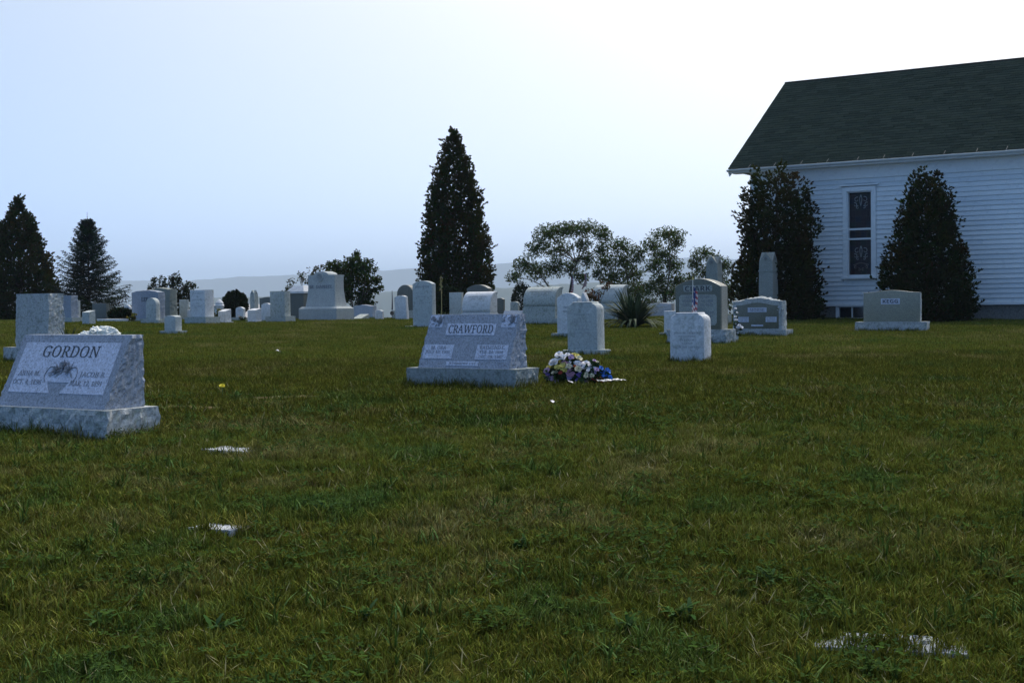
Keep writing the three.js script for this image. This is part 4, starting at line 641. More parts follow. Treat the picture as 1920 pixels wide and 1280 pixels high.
cloudTree('upright_shrub', 'bushy upright shrub behind the wide arched stone on the left', -11.94, -46, { cat: 'shrub', deep: .5, limb: .013, dens: 4200, gap: 7, k: 4, size: .065, c: [[.03, .04, .018], [.04, .05, .022], [.045, .045, .022]], seed: 63, forks: [[-.3, .4, .03], [.1, .45, .03], [.4, .4, .03]], clouds: [[-.69, 1.1, .17, .17], [-.58, 1.38, .09, .17], [-.3, 1.23, .15, .26], [-.37, .82, .22, .22], [.04, 1.36, .13, .28], [.04, .86, .26, .22], [.3, 1.44, .11, .22], [.5, 1.14, .19, .21], [.77, 1.23, .13, .11], [.3, .86, .26, .26], [.37, .39, .22, .22], [-.09, .39, .26, .19], [.65, .82, .15, .17]] });
leafTree('twiggy_shrub', 'thin twiggy shrub sticking out left of the wreathed monument', -7.05, -45.5, { cat: 'shrub', seed: 62, stems: [[[-.3, 1, 0], .9, .022], [[.15, 1, .1], 1.0, .022], [[.35, 1, -.1], 1.05, .02], [[-.6, .9, 0], .75, .018]], levels: 3, split: [3, 2, 2], spread: .4, lift: .35, ratio: .55, n: 2, puff: .16, size: .07, k: 4, c: [[.04, .05, .02], [.055, .05, .022]] });
leafTree('red_leaved_sapling', 'thin sapling with reddish brown leaves between the pale arched marble and the yucca', 2.08, -32.6, { cat: 'sapling', seed: 64, stems: [[[.1, 1, 0], .6, .014], [[-.2, 1, .1], .5, .01]], levels: 2, split: [3, 3], spread: .5, lift: .35, ratio: .6, n: 4, puff: .14, size: .055, k: 4, c: [[.075, .04, .022], [.055, .05, .02], [.09, .045, .025]] });
function roundBush(name, label, x, z, w, h, d, seed, c, n) {
  const t = thing(name, label, 'bush', x, z, 0), r = rng(seed), L = new Leaves(), br = [];
  for (let i = 0; i < 14; i++) { const a = r() * 6.28; br.push(tube([V(0, -.1, 0), V(Math.cos(a) * w * .2, h * .4, Math.sin(a) * d * .2), V(Math.cos(a) * w * .38, h * .75, Math.sin(a) * d * .38)], .014, .004, 4, 4)); }
  part(t, 'stems', merge(br), M.bark);
  for (let i = 0; i < n; i++) { const a = r() * 6.283, el = Math.asin(r() * 2 - 1), f = (.7 + .3 * Math.sqrt(r())) * (.9 + .25 * noise(Math.cos(a) * 3 + seed, el * 2, Math.sin(a) * 3)), q = V(Math.cos(a) * Math.cos(el) * w / 2 * f, h * .52 + Math.sin(el) * h * .48 * f, Math.sin(a) * Math.cos(el) * d / 2 * f); if (q.y < 0) continue; L.sprig(q, V(Math.cos(a), .5, Math.sin(a)), 4, .07, .018, c.map(v => v * (.7 + .6 * r())), .9, r); }
  part(t, 'foliage', L.geo(), leafMat);
}
roundBush('round_bush', 'dense dark rounded bush right of the square pillar stone', -9.15, -43.5, .82, 1.0, .8, 71, [.028, .036, .014], 4200);
roundBush('clipped_hedge', 'dark clipped hedge behind the pale square slab under the tall cone shaped tree', -2.1, -42.8, 1.35, 1.05, .9, 72, [.026, .036, .012], 6000);
roundBush('low_bush', 'low dark bush at the foot of the spruce', -11.6, -39.0, .75, .38, .5, 73, [.03, .04, .018], 1800);
roundBush('low_bush', 'dark treetop showing in the gap between the scroll monuments', .45, -58, .95, 2.2, .9, 74, [.028, .04, .02], 2600);

// spiky yuccas: every sword leaf a piece of its own
const swordGeos = [0, 1, 2].map(k => { const n = 5, pos = [], l = 1, bendy = [.12, .3, .55][k]; const P = (i, s) => { const q = i / n, w = .028 * (q < .25 ? .6 + q * 1.6 : 1.0) * (1 - Math.max(0, (q - .45) / .55) ** 1.5) + .001; return V(s * w, q * l - bendy * q * q * q * .6, bendy * q * q); }; for (let i = 0; i < n; i++) { const a = P(i, -1), b = P(i, 1), c = P(i + 1, 1), d = P(i + 1, -1), m0 = P(i, 0), m1 = P(i + 1, 0); m0.z -= .008; m1.z -= .008; for (const v of [a, m0, m1, a, m1, d, m0, b, c, m0, c, m1]) pos.push(v.x, v.y, v.z); } const q = new THREE.BufferGeometry(); q.setAttribute('position', new THREE.Float32BufferAttribute(pos, 3)); q.computeVertexNormals(); return boxUV(q); });
const swordMats = [[.05, .07, .03], [.038, .055, .024], [.065, .085, .04], [.15, .13, .07]].map(c => mat(c, { side: THREE.DoubleSide, roughness: .75 }));
function yucca(label, x, z, n, len, seed, wide) {
  const t = thing('yucca_plant', label, 'plant', x, z, 0), r = rng(seed);
  part(t, 'root_crown', new THREE.SphereGeometry(.07, 8, 6).translate(0, .0, 0), M.bark);
  for (let i = 0; i < n; i++) { const a = r() * 6.283, tilt = (.08 + wide * Math.pow(r(), .8)), k = tilt > wide * .92 ? 2 : tilt > wide * .45 ? 1 : 0; const m = part(t, 'leaf', swordGeos[k], swordMats[r() < .03 ? 3 : (r() * 3) | 0]); const s = len * (.75 + .4 * r()); m.scale.set(1.35, s, s); m.rotation.order = 'YXZ'; m.rotation.y = a; m.rotation.x = tilt; m.position.set(Math.sin(a) * .05, .0, Math.cos(a) * .05); }
  return t;
}
yucca('large spiky yucca clump left of the dark arched monument', 2.72, -29.5, 210, .92, 81, .85);
{ const t = yucca('small yucca with a dried yellow flower stalk beside the tall arch topped stone', -1.83, -34.2, 46, .42, 82, 1.2);
  part(t, 'flower_stalk', tube([V(0, 0, 0), V(.01, .6, 0), V(-.01, 1.2, 0)], .014, .007, 8, 5), mat([.34, .28, .12])); const L = new Leaves(), r = rng(8); for (let i = 0; i < 40; i++) L.sprig(V((r() - .5) * .06, .75 + r() * .45, (r() - .5) * .06), V(0, .2, 0), 2, .04, .012, [.3, .25, .12], 1, r); part(t, 'seed_heads', L.geo(), leafMat); }
// sprigs between the stones
function sprigPlant(label, x, z, h, seed, leafC, bloomC) {
  const t = thing('garden_plant', label, 'plant', x, z, 0), r = rng(seed), br = [], L = new Leaves(), B = new Leaves();
  for (let i = 0; i < 11; i++) { const a = r() * 6.28, e = V(Math.cos(a) * h * .7 * r(), h * (.6 + .5 * r()), Math.sin(a) * h * .5 * r()); br.push(tube([V(0, -.03, 0), e.clone().multiplyScalar(.5).add(V(.02, .02, 0)), e], .006, .003, 4, 3)); for (let q = 0; q < 6; q++) L.sprig(e.clone().multiplyScalar(.4 + .6 * r()), V(0, .3, 0), 4, .06, .02, leafC, 1, r); if (bloomC) B.sprig(e, V(0, .5, 0), 6, .035, .014, bloomC, 1, r); }
  part(t, 'stems', merge(br), mat([.06, .08, .03])); part(t, 'leaves', L.geo(), leafLit); if (bloomC) part(t, 'blossoms', B.geo(), leafLit);
}
sprigPlant('yellow green garden plant in front of the wide arched stone', -10.4, -36.0, .24, 91, [.11, .11, .03], [.35, .3, .06]);
sprigPlant('flowering plant growing beside the stone urn', -8.15, -36.4, .32, 92, [.09, .1, .03], [.4, .34, .1]);
sprigPlant('low leafy plant with pale blooms at the foot of the far small arched stone', -7.55, -36.8, .14, 93, [.06, .07, .03], [.5, .48, .45]);

{ // garage roof showing below the brow
  const t = thing('distant_garage', 'small white gabled garage showing beyond the brow on the left', 'building', -16.4, -80, -.5), w = 3.2, h = 3.28, d = 5;
  part(t, 'wall', merge([box(w, h, d, 0, h / 2 - .6, 0)]), M.white);
  const s = new THREE.Shape([new THREE.Vector2(-w / 2, 0), new THREE.Vector2(w / 2, 0), new THREE.Vector2(0, .72)]); const e = new THREE.ExtrudeGeometry(s, { depth: d, bevelEnabled: false }); e.translate(0, h - .6, -d / 2); part(t, 'gable', boxUV(e.toNonIndexed()), M.white);
  for (const k of [-1, 1]) { const b = box(Math.hypot(w / 2 + .2, .8), .08, d + .4, 0, 0, 0); b.rotateZ(-k * Math.atan2(.72, w / 2)); b.translate(k * (w / 4 + .08), h - .6 + .41, 0); part(t, 'roof_slope', b, mat([.3, .3, .3])); }
  part(t, 'door', box(2.2, 2.0, .05, 0, .5, d / 2 + .01), mat([.3, .32, .34]));
}
// ---------------------------------------------------------------- flowers, flags, small things on the lawn
const petalMat = c => mat(c, { side: THREE.DoubleSide, roughness: .7 });
function bloomGeo(r, n, cup, layers, seed) { // layered petals
  const rd = rng(seed), pos = [];
  for (let k = 0; k < layers; k++) for (let i = 0; i < n; i++) {
    const a = (i + k * .5 + rd() * .3) / n * 6.283, rad = r * (1 - k * .24) * (.85 + .3 * rd()), el = cup + k * .38 + rd() * .25, d = V(Math.cos(a) * Math.cos(el), Math.sin(el), Math.sin(a) * Math.cos(el)), s = V(-Math.sin(a), 0, Math.cos(a)), w = rad * .42;
    const o = V(0, k * r * .08, 0), m = o.clone().addScaledVector(d, rad * .55), e = o.clone().addScaledVector(d, rad), u = V(0, r * .1, 0), A = m.clone().addScaledVector(s, w).add(u), B = m.clone().addScaledVector(s, -w).add(u), E1 = e.clone().addScaledVector(s, w * .5), E2 = e.clone().addScaledVector(s, -w * .5);
    for (const t of [[o, m, A], [o, B, m], [m, E1, A], [m, E2, E1], [m, B, E2]]) for (const v of t) pos.push(v.x, v.y, v.z);
  }
  const q = new THREE.BufferGeometry(); q.setAttribute('position', new THREE.Float32BufferAttribute(pos, 3)); q.computeVertexNormals(); return boxUV(q);
}
const BG = { mum: bloomGeo(.055, 9, .1, 4, 1), rose: bloomGeo(.042, 6, .35, 4, 2), daisy: bloomGeo(.05, 11, .05, 2, 3), small: bloomGeo(.028, 6, .2, 3, 4), spike: bloomGeo(.055, 7, .2, 2, 5) };
const PC = { white: petalMat([.72, .72, .74]), lilac: petalMat([.45, .34, .52]), pink: petalMat([.42, .22, .30]), yellow: petalMat([.6, .52, .14]), cream: petalMat([.6, .56, .4]), blue: petalMat([.03, .16, .55]), violet: petalMat([.12, .09, .35]), orange: petalMat([.5, .1, .02]), red: petalMat([.3, .04, .03]), green: petalMat([.05, .09, .03]) };
function bouquet(label, x, z, list, o = {}) {
  const t = thing('flower_bouquet', label, 'flowers', x, z, o.turn || 0), r = rng(o.seed || 3), br = [], L = new Leaves();
  const c = V(0, o.h0 || .06, 0);
  const all = o.dense ? list.flatMap(b => [b, [b[0] + (r() - .5) * .07, b[1] + (r() - .6) * .06, b[2] + (r() - .2) * .04, ['small', 'rose', 'mum'][(r() * 3) | 0], b[4], (b[5] || 1) * .8]]) : list;
  for (const [bx, by, bz, kind, colour, sc] of all) {
    const s = (sc || 1) * (o.dense ? .74 : 1);
    const m = part(t, 'bloom', BG[kind], PC[colour]); m.position.set(bx, by, bz); m.scale.setScalar(s || 1);
    const d = V(bx, by - c.y + .04, bz + .03).normalize(); m.quaternion.setFromUnitVectors(V(0, 1, 0), d.lerp(V(0, .3, 1), .35).normalize()); m.rotateY(r() * 6);
    br.push(tube([c.clone().multiplyScalar(.4), V(bx * .5, by * .5 + .02, bz * .5), V(bx, by - .005, bz)], .004, .003, 3, 3));
    for (let q = 0; q < 3; q++) L.sprig(V(bx * (.5 + .5 * r()), by * (.4 + .5 * r()), bz * (.4 + .5 * r())), V(bx, .3, bz + .1), 3, .075, .02, [.035, .055, .022], .9, r);
  }
  part(t, 'stems', merge(br), PC.green); part(t, 'leaves', L.geo(), leafMat);
  if (o.vase) { const p = o.vase.map(q => new THREE.Vector2(...q)); part(t, 'vase', boxUV(toCreasedNormals(new THREE.LatheGeometry(p, 16), .6)), o.vm || M.metal); }
  return t;
}
bouquet('bouquet of white, lilac and yellow flowers on the grass beside the central slant headstone', .52, -12.0, [
  [-.09, .27, .0, 'mum', 'white', 1.05], [-.135, .205, .03, 'mum', 'white', 1.15], [-.06, .245, .04, 'mum', 'white', .9], [-.03, .255, .0, 'rose', 'white', .8], [.02, .25, .02, 'mum', 'lilac', .8], [-.05, .2, .06, 'rose', 'pink', .8], [.06, .255, -.01, 'spike', 'yellow', 1], [.085, .235, .02, 'spike', 'cream', .9], [-.06, .165, .08, 'spike', 'yellow', 1.1], [-.11, .16, .07, 'spike', 'yellow', .8], [-.2, .13, .02, 'mum', 'lilac', .75], [-.185, .155, .0, 'spike', 'yellow', .7], [-.19, .07, .04, 'mum', 'lilac', .75], [-.15, .06, .07, 'rose', 'lilac', .9], [-.2, .1, .05, 'rose', 'violet', .6], [0, .115, .1, 'mum', 'pink', .95], [.03, .09, .09, 'mum', 'lilac', .8], [.0, .2, .06, 'rose', 'white', .7], [.045, .19, .05, 'small', 'white', 1], [.06, .16, .07, 'small', 'cream', 1.1], [.08, .14, .07, 'small', 'orange', .8], [.1, .19, .03, 'mum', 'lilac', .75], [.11, .155, .05, 'rose', 'lilac', .9], [.06, .07, .1, 'small', 'violet', 1.1], [-.08, .11, .1, 'small', 'red', 1], [-.02, .16, .09, 'small', 'cream', .9], [-.15, .11, .08, 'small', 'cream', .8]], { dense: 1, seed: 4, h0: .05, vase: [[.0, -.03], [.05, -.02], [.06, .02], [.055, .05], [.05, .05]], vm: PC.green });
bouquet('bouquet of white, blue and orange flowers lying next to the lilac bouquet', .69, -11.93, [
  [-.02, .19, -.02, 'mum', 'white', 1.05], [.02, .165, .0, 'mum', 'white', 1.1], [-.04, .155, .02, 'rose', 'white', .9], [.06, .215, -.03, 'rose', 'lilac', .7], [.085, .205, -.02, 'small', 'cream', .9], [.04, .12, .04, 'mum', 'lilac', .8], [.09, .13, .02, 'mum', 'blue', .75], [.13, .115, .02, 'mum', 'blue', .8], [.175, .12, .0, 'rose', 'blue', 1.1], [.17, .08, .02, 'rose', 'blue', 1.1], [.185, .05, .03, 'rose', 'blue', 1.1], [.14, .07, .05, 'rose', 'blue', .9], [-.02, .1, .07, 'small', 'cream', 1.3], [.03, .09, .08, 'small', 'cream', 1.2], [.0, .06, .08, 'small', 'pink', 1], [.06, .04, .08, 'rose', 'red', .95], [.11, .05, .07, 'rose', 'orange', .95], [.17, .025, .06, 'small', 'orange', 1], [-.05, .045, .07, 'small', 'green', 1.5], [-.09, .09, .05, 'mum', 'violet', .7], [-.1, .04, .06, 'rose', 'violet', .8]], { dense: 1, seed: 6, h0: .03 });
{ // clear plastic wrapping on the grass
  const t = thing('plastic_wrap', 'crumpled sheet of pale plastic wrapping on the grass right of the bouquets', 'wrapping', .88, -11.86, .2), q = new THREE.PlaneGeometry(.27, .18, 16, 10); q.rotateX(-Math.PI / 2); const p = q.attributes.position; for (let i = 0; i < p.count; i++) p.setY(i, .05 + .03 * fbm(p.getX(i) * 9, p.getZ(i) * 11, 2) + .02 * Math.abs(noise(p.getX(i) * 25, 1, p.getZ(i) * 20))); q.computeVertexNormals(); part(t, 'sheet', q, new THREE.MeshPhysicalMaterial({ color: col(.5, .53, .58), roughness: .4, transmission: .5, thickness: 0, side: THREE.DoubleSide }));
}
{ // wrapped flowers behind the left slant stone
  const t = thing('wrapped_bouquet', 'white paper wrapped flowers behind the large slant headstone at the left edge', 'flowers', -5.42, -17.2, 0);
  part(t, 'pot', boxUV(new THREE.LatheGeometry([[.0, -.04], [.09, -.04], [.12, .2], [.11, .2], [0, .18]].map(p => new THREE.Vector2(...p)), 14)), mat([.1, .12, .08]));
  const wrapP = (sx, sy, rx, ry, sd) => { const q = new THREE.IcosahedronGeometry(1, 9), p = q.attributes.position; for (let i = 0; i < p.count; i++) { const v = V(p.getX(i), p.getY(i), p.getZ(i)), k = 1 + .34 * (1 - 2.6 * Math.abs(noise(v.x * 1.7 + sd, v.y * 2.2, v.z * 1.9))) * .6 + .16 * noise(v.x * 5 + sd, v.y * 5, v.z * 5); p.setXYZ(i, sx + v.x * rx * k, sy + v.y * ry * k, v.z * .13 * k); } return flat(q); };
  const wm = new THREE.MeshPhysicalMaterial({ color: col(.74, .76, .72), roughness: .5, transmission: .25, thickness: 0, side: THREE.DoubleSide });
  part(t, 'paper_wrap', wrapP(-.1, .33, .17, .1, 1), wm); part(t, 'paper_wrap', wrapP(.1, .36, .17, .12, 7), wm); part(t, 'paper_wrap', wrapP(.2, .3, .1, .12, 12), wm); part(t, 'paper_wrap', wrapP(-.03, .42, .07, .07, 15), wm);
  for (let i = 0; i < 6; i++) { const m = part(t, 'bloom', BG.spike, i % 2 ? PC.cream : PC.yellow); m.position.set(-.18 + .05 * i, .27 + .02 * (i % 3), .17 + .02 * (i % 2)); m.rotation.x = .8; m.scale.setScalar(.8); }
}
bouquet('small pot of yellow flowers with dark blades beside the wrapped bouquet', -5.92, -17.5, [[-.06, .34, .05, 'spike', 'yellow', .9], [-.03, .3, .06, 'spike', 'yellow', .8], [.08, .35, .04, 'small', 'orange', .9], [.0, .37, .03, 'small', 'yellow', 1]], { seed: 8, h0: .2, vase: [[0, -.03], [.07, -.03], [.09, .2], [.08, .2]], vm: mat([.12, .1, .08]) });
{ const t = scene.children[scene.children.length - 1]; for (let i = 0; i < 14; i++) { const m = part(t, 'blade', swordGeos[0], swordMats[1]); m.scale.set(.4, .36, .36); m.rotation.order = 'YXZ'; m.rotation.y = i * 2.4; m.rotation.x = .1 + (i % 5) * .1; m.position.y = .17; } }
bouquet('white artificial flowers standing at the right corner of the dark arched monument base', 3.86, -22.62, [[0, .6, .0, 'small', 'white', .8], [.01, .53, .02, 'small', 'white', 1], [-.01, .46, .02, 'small', 'white', .9], [.0, .4, .03, 'rose', 'white', .8], [-.01, .33, .03, 'small', 'white', 1], [.05, .3, .04, 'mum', 'white', .8], [.09, .28, .02, 'mum', 'white', .7], [.02, .27, .05, 'rose', 'white', .9]], { seed: 9, h0: .2, vase: [[0, -.03], [.04, -.03], [.05, .2], [.04, .2]], vm: M.metal });

// small flags on sticks
function flag(label, x, z, h, seed, fl = .3) {
  const t = thing('memorial_flag', label, 'flag', x, z, seed);
  part(t, 'stick', tube([V(0, -.08, 0), V(.004, h * .5, 0), V(.006, h, 0)], .006, .005, 6, 6), mat([.62, .6, .52]));
  part(t, 'finial', new THREE.ConeGeometry(.011, .05, 8).translate(.006, h + .02, 0), mat([.5, .4, .12], { metalness: .5, roughness: .4 }));
  // cloth hanging in folds: 13 stripes, canton at the hoist
  const NX = 14, NY = 26, c = {}; const add = (k, pts) => { (c[k] = c[k] || []).push(...pts.flatMap(v => [v.x, v.y, v.z])); };
  const P = (i, j) => { const u = i / NX, v = j / NY, fold = Math.sin(u * 13 + v * 2 + seed), w = .05 + .06 * v; return V(.006 + u * w * (1 + .25 * Math.sin(v * 5 + seed)) - .03 * v * Math.sin(v * 3), h - .06 - v * fl - u * fl * .34 * (.6 + .4 * v) - .01 * fold, .026 * fold * (.3 + u)); };
  for (let i = 0; i < NX; i++) for (let j = 0; j < NY; j++) { const canton = j < NY * 7 / 13 && i < NX * .45, k = canton ? ((i * 7 + j * 3) % 11 === 0 ? 'w' : 'b') : (Math.floor(j / 2) % 2 ? 'w' : 'r'), a = P(i, j), b = P(i + 1, j), d = P(i + 1, j + 1), e = P(i, j + 1); add(k, [a, e, d, a, d, b]); }
  const cl = new THREE.Group(); cl.name = 'flag_cloth'; t.add(cl);
  for (const [k, n, m] of [['r', 'red_stripes', petalMat([.34, .10, .11])], ['w', 'white_stripes', petalMat([.56, .53, .55])], ['b', 'blue_canton', petalMat([.03, .05, .16])]]) { const q = new THREE.BufferGeometry(); q.setAttribute('position', new THREE.Float32BufferAttribute(c[k], 3)); q.computeVertexNormals(); part(cl, n, boxUV(q), m); }
  return t;
}
flag('small striped flag on a stick behind the shouldered white marble stone', 2.235, -16.2, 1.0, 1.0, .4);
flag('small striped flag on a stick just behind the pale arched marble stone', 1.6, -33.8, 1.24, 2.2, .36);
flag('small striped flag on a stick by the red leaved sapling', 1.97, -34.4, 1.34, 3.1, .34);
{ // flag holder with a round medallion and a furled dark flag
  const t = thing('flag_marker', 'metal grave marker with round medallion and furled dark flag, left of the leaning white slab', 'marker', -3.46, -38.0, -YAW + .3);
  part(t, 'rod', tube([V(0, -.1, 0), V(0, .4, 0), V(.01, .86, 0)], .008, .006, 6, 6), mat([.08, .08, .08])); const m = new THREE.CylinderGeometry(.06, .06, .012, 20); m.rotateX(Math.PI / 2); m.translate(0, .2, .01); part(t, 'medallion', boxUV(m.toNonIndexed()), mat([.09, .07, .06], { metalness: .6, roughness: .5 }));
  part(t, 'furled_flag', tube([V(.005, .3, 0), V(.014, .5, .01), V(.012, .68, 0), V(.01, .82, 0)], .022, .008, 10, 7), mat([.05, .04, .06]));
}
flush('pale flush grave marker nearly lost in the grass in front of the left slant headstone', -1.68, -7.85, .34, .2, 0, null, M.graniteLight, .012, .03);
flush('pale flush grave marker showing through the grass nearest the lower left', -1.34, -5.93, .24, .14, .1, null, M.graniteLight, .008, .02);
flush('grey flush grave marker in the grass at the bottom right corner', 1.28, -4.47, .5, .26, .32, 'MOTHER', M.granite, -.008, .075);
function scrap(label, x, z, s, seed) { const t = thing('paper_scrap', label, 'litter', x, z, seed), q = new THREE.PlaneGeometry(s, s * .6, 6, 4); q.rotateX(-Math.PI / 2); const p = q.attributes.position; for (let i = 0; i < p.count; i++) p.setY(i, .05 + s * .5 * noise(p.getX(i) * 18 + seed, seed, p.getZ(i) * 18)); q.computeVertexNormals(); part(t, 'paper', q, petalMat([.7, .68, .7])); }
scrap('scrap of white paper lying on the lawn left of the central slant headstone', -3.57, -20.0, .1, 1.4);
scrap('crumpled pinkish white scrap in the grass below the bouquets', .318, -9.95, .06, 2.3);
scrap('tiny white scrap on the grass in front of the lilac bouquet', .52, -11.72, .05, 3.7);
// bare earth worn through the turf
function earth(x, z, rx, rz, seed) { const N = 36, pos = [], idx = []; pos.push(x, g(x, z) + .012, z); for (let k = 1; k <= 4; k++) for (let i = 0; i < N; i++) { const a = i / N * 6.283, q = k / 4 * (1 + .35 * noise(Math.cos(a) * 2 + seed, Math.sin(a) * 2, k * .2)), X = x + Math.cos(a) * rx * q, Z = z + Math.sin(a) * rz * q; pos.push(X, g(X, Z) + (k === 4 ? -.01 : .012 + .012 * noise(X * 12, Z * 12, 3)), Z); } for (let i = 0; i < N; i++) { const j = (i + 1) % N; idx.push(0, 1 + j, 1 + i); for (let k = 0; k < 3; k++) { const a = 1 + k * N + i, b = 1 + k * N + j, c = a + N, d = b + N; idx.push(a, b, d, a, d, c); } } const q = new THREE.BufferGeometry(); q.setAttribute('position', new THREE.Float32BufferAttribute(pos, 3)); q.setIndex(idx); q.computeVertexNormals(); boxUV(q); structure('bare_soil', q, mat([.17, .15, .12], { map: T.soil, roughness: 1, side: THREE.DoubleSide })); bare.push([x, z, rx, rz]); }
const bare = [];
earth(5.95, -25.3, .5, .2, 1); earth(-2.75, -10.2, .55, .16, 2); earth(-1.95, -10.9, .4, .12, 3);

// rosettes of broad weed leaves in the foreground
const weedGeo = [0, 1].map(k => { const n = 6, pos = []; const P = (i, s) => { const q = i / n, w = (.012 + .022 * Math.sin(Math.min(1, q * 1.05) * Math.PI)) * (i % 2 ? 1 : .72); return V(s * w * .8, .11 * q - (k ? .12 : .07) * q * q, q * .16); }; for (let i = 0; i < n; i++) { const a = P(i, -1), b = P(i, 1), c = P(i + 1, 1), d = P(i + 1, -1); for (const v of [a, b, c, a, c, d]) pos.push(v.x, v.y, v.z); } const q = new THREE.BufferGeometry(); q.setAttribute('position', new THREE.Float32BufferAttribute(pos, 3)); q.computeVertexNormals(); return boxUV(q); });
const weedMats = [[.045, .095, .025], [.06, .115, .03], [.05, .09, .035]].map(c => new THREE.MeshPhysicalMaterial({ color: col(...c), roughness: .8, side: THREE.DoubleSide, transmission: .25, thickness: 0, specularIntensity: 0 }));
function weed(label, x, z, n, s, seed) { const t = thing('dandelion_plant', label, 'weed', x, z, 0), r = rng(seed); for (let i = 0; i < n; i++) { const m = part(t, 'leaf', weedGeo[(r() * 2) | 0], weedMats[(r() * 3) | 0]); m.rotation.order = 'YXZ'; m.rotation.y = i * 2.4 + r(); m.rotation.x = -.05 - r() * .55; m.scale.set(s * .5, s * .55, s * (.45 + .3 * r())); m.position.set((r() - .5) * .07, .012, (r() - .5) * .06); } }
weed('bright green clump of broad weed leaves at the bottom, right of centre', .6, -4.72, 26, .9, 1); weed('dandelion rosette with grey green leaves in the lower right grass', 1.0, -5.12, 16, .8, 2); weed('broad leaved weed beside the bright green clump', .4, -4.62, 14, .7, 3);
weed('weed rosette at the bottom left of the foreground', -1.04, -4.62, 14, .75, 4); weed('weed rosette in the foreground grass left of centre', -.55, -4.75, 13, .7, 5); weed('grey green weed rosette in the lower left corner', -1.5, -4.72, 14, .8, 6); weed('weed clump above the lower left flush marker', -.93, -6.25, 13, .75, 7); weed('dark green weed right of the worn earth by the left slant headstone', -2.3, -10.95, 14, .8, 8);
weed('weed clump in the foreground below the central slant headstone', .02, -5.6, 12, .7, 9);
{ const t = thing('dandelion_flower', 'single yellow dandelion flower right of the left slant headstone', 'flower', -2.47, -11.15, 0); part(t, 'stem', tube([V(0, 0, 0), V(.005, .05, 0), V(0, .09, 0)], .003, .003, 3, 4), PC.green); const m = part(t, 'flower_head', BG.daisy, petalMat([.6, .5, .03])); m.position.y = .09; m.scale.setScalar(.55); m.rotation.x = .5; }

// ---------------------------------------------------------------- the lawn
const inFoot = (x, z, m = 0) => { for (const [fx, fz, hw, hd, a] of foot) { const dx = x - fx, dz = z - fz; if (Math.abs(dx) + Math.abs(dz) > 3) continue; const u = dx * Math.cos(a) + dz * Math.sin(a), w = -dx * Math.sin(a) + dz * Math.cos(a); if (Math.abs(u) < hw + m && Math.abs(w) < hd + m) return true; } return false; };
const inBare = (x, z) => bare.some(([bx, bz, rx, rz]) => ((x - bx) / rx) ** 2 + ((z - bz) / rz) ** 2 < .8);
function tuftGeo(n, rad, h, w, seed, segs = 2) {
  const r = rng(seed), pos = [], cl = [];
  for (let b = 0; b < n; b++) {
    const a = r() * 6.283, q = Math.sqrt(r()) * rad, o = V(Math.cos(a) * q, -.004, Math.sin(a) * q), ha = r() * 6.283, lean = .15 + r() * .95, hh = h * (.55 + .75 * r()), d = V(Math.cos(ha), 0, Math.sin(ha)), s = V(-Math.sin(ha + (r() - .5)), 0, Math.cos(ha + (r() - .5))).normalize(), ww = w * (.7 + .6 * r());
    const e = .4 + 1.05 * r(), k = r() < .15 ? [2.0, 1.95, 2.6] : [e * (.85 + .3 * r()), e * (.9 + .25 * r()), e * (.8 + .4 * r())];  // the palest blades have highlights painted into their colour
    const P = q2 => o.clone().addScaledVector(d, lean * hh * q2 * q2 * .9 + .1 * lean * hh * q2).add(V(0, hh * q2 * (1 - .28 * lean * q2), 0));
    let A = P(0).addScaledVector(s, ww), B = P(0).addScaledVector(s, -ww);
    for (let i = 1; i <= segs; i++) { const c = P(i / segs); if (i === segs) { for (const v of [A, B, c]) pos.push(v.x, v.y, v.z); for (let t = 0; t < 3; t++) cl.push(...k); } else { const w2 = ww * (1 - .35 * i / segs), C = c.clone().addScaledVector(s, w2), E2 = c.clone().addScaledVector(s, -w2); for (const v of [A, B, E2, A, E2, C]) pos.push(v.x, v.y, v.z); for (let t = 0; t < 6; t++) cl.push(...k); A = C; B = E2; } }
  }
  const q = new THREE.BufferGeometry(); q.setAttribute('position', new THREE.Float32BufferAttribute(pos, 3)); q.setAttribute('color', new THREE.Float32BufferAttribute(cl, 3)); q.computeVertexNormals(); return boxUV(q);
}
const grassMat = new THREE.MeshPhysicalMaterial({ color: 0xffffff, vertexColors: true, roughness: .8, side: THREE.DoubleSide, transmission: .25, thickness: 0, specularIntensity: 0 });
const grassRand = rng(99);
function turfColour(x, z, c) { // patches of different grasses: lush, olive, dry
  const a = fbm(x * .55 + 3, z * .4, 2, 4), b = fbm(x * 1.9, z * 1.5, 9, 3), d = fbm(x * .16, z * .2, 5, 2);
  const dry = sstep(.02, .38, a * .7 + b * .7 + d * .3), lush = sstep(.05, .4, -b * .8 - a * .5 + .1 * d), j = .8 + .4 * grassRand();
  let r0 = .092, g0 = .103, b0 = .016;
  r0 = lerp(r0, .14, dry); g0 = lerp(g0, .135, dry); b0 = lerp(b0, .04, dry);
  r0 = lerp(r0, .058, lush); g0 = lerp(g0, .095, lush); b0 = lerp(b0, .020, lush);
  if (grassRand() < .06) { r0 *= 1.5; g0 *= 1.25; b0 *= 1.6; }
  return c.setRGB(r0 * j, g0 * j, b0 * j);
}
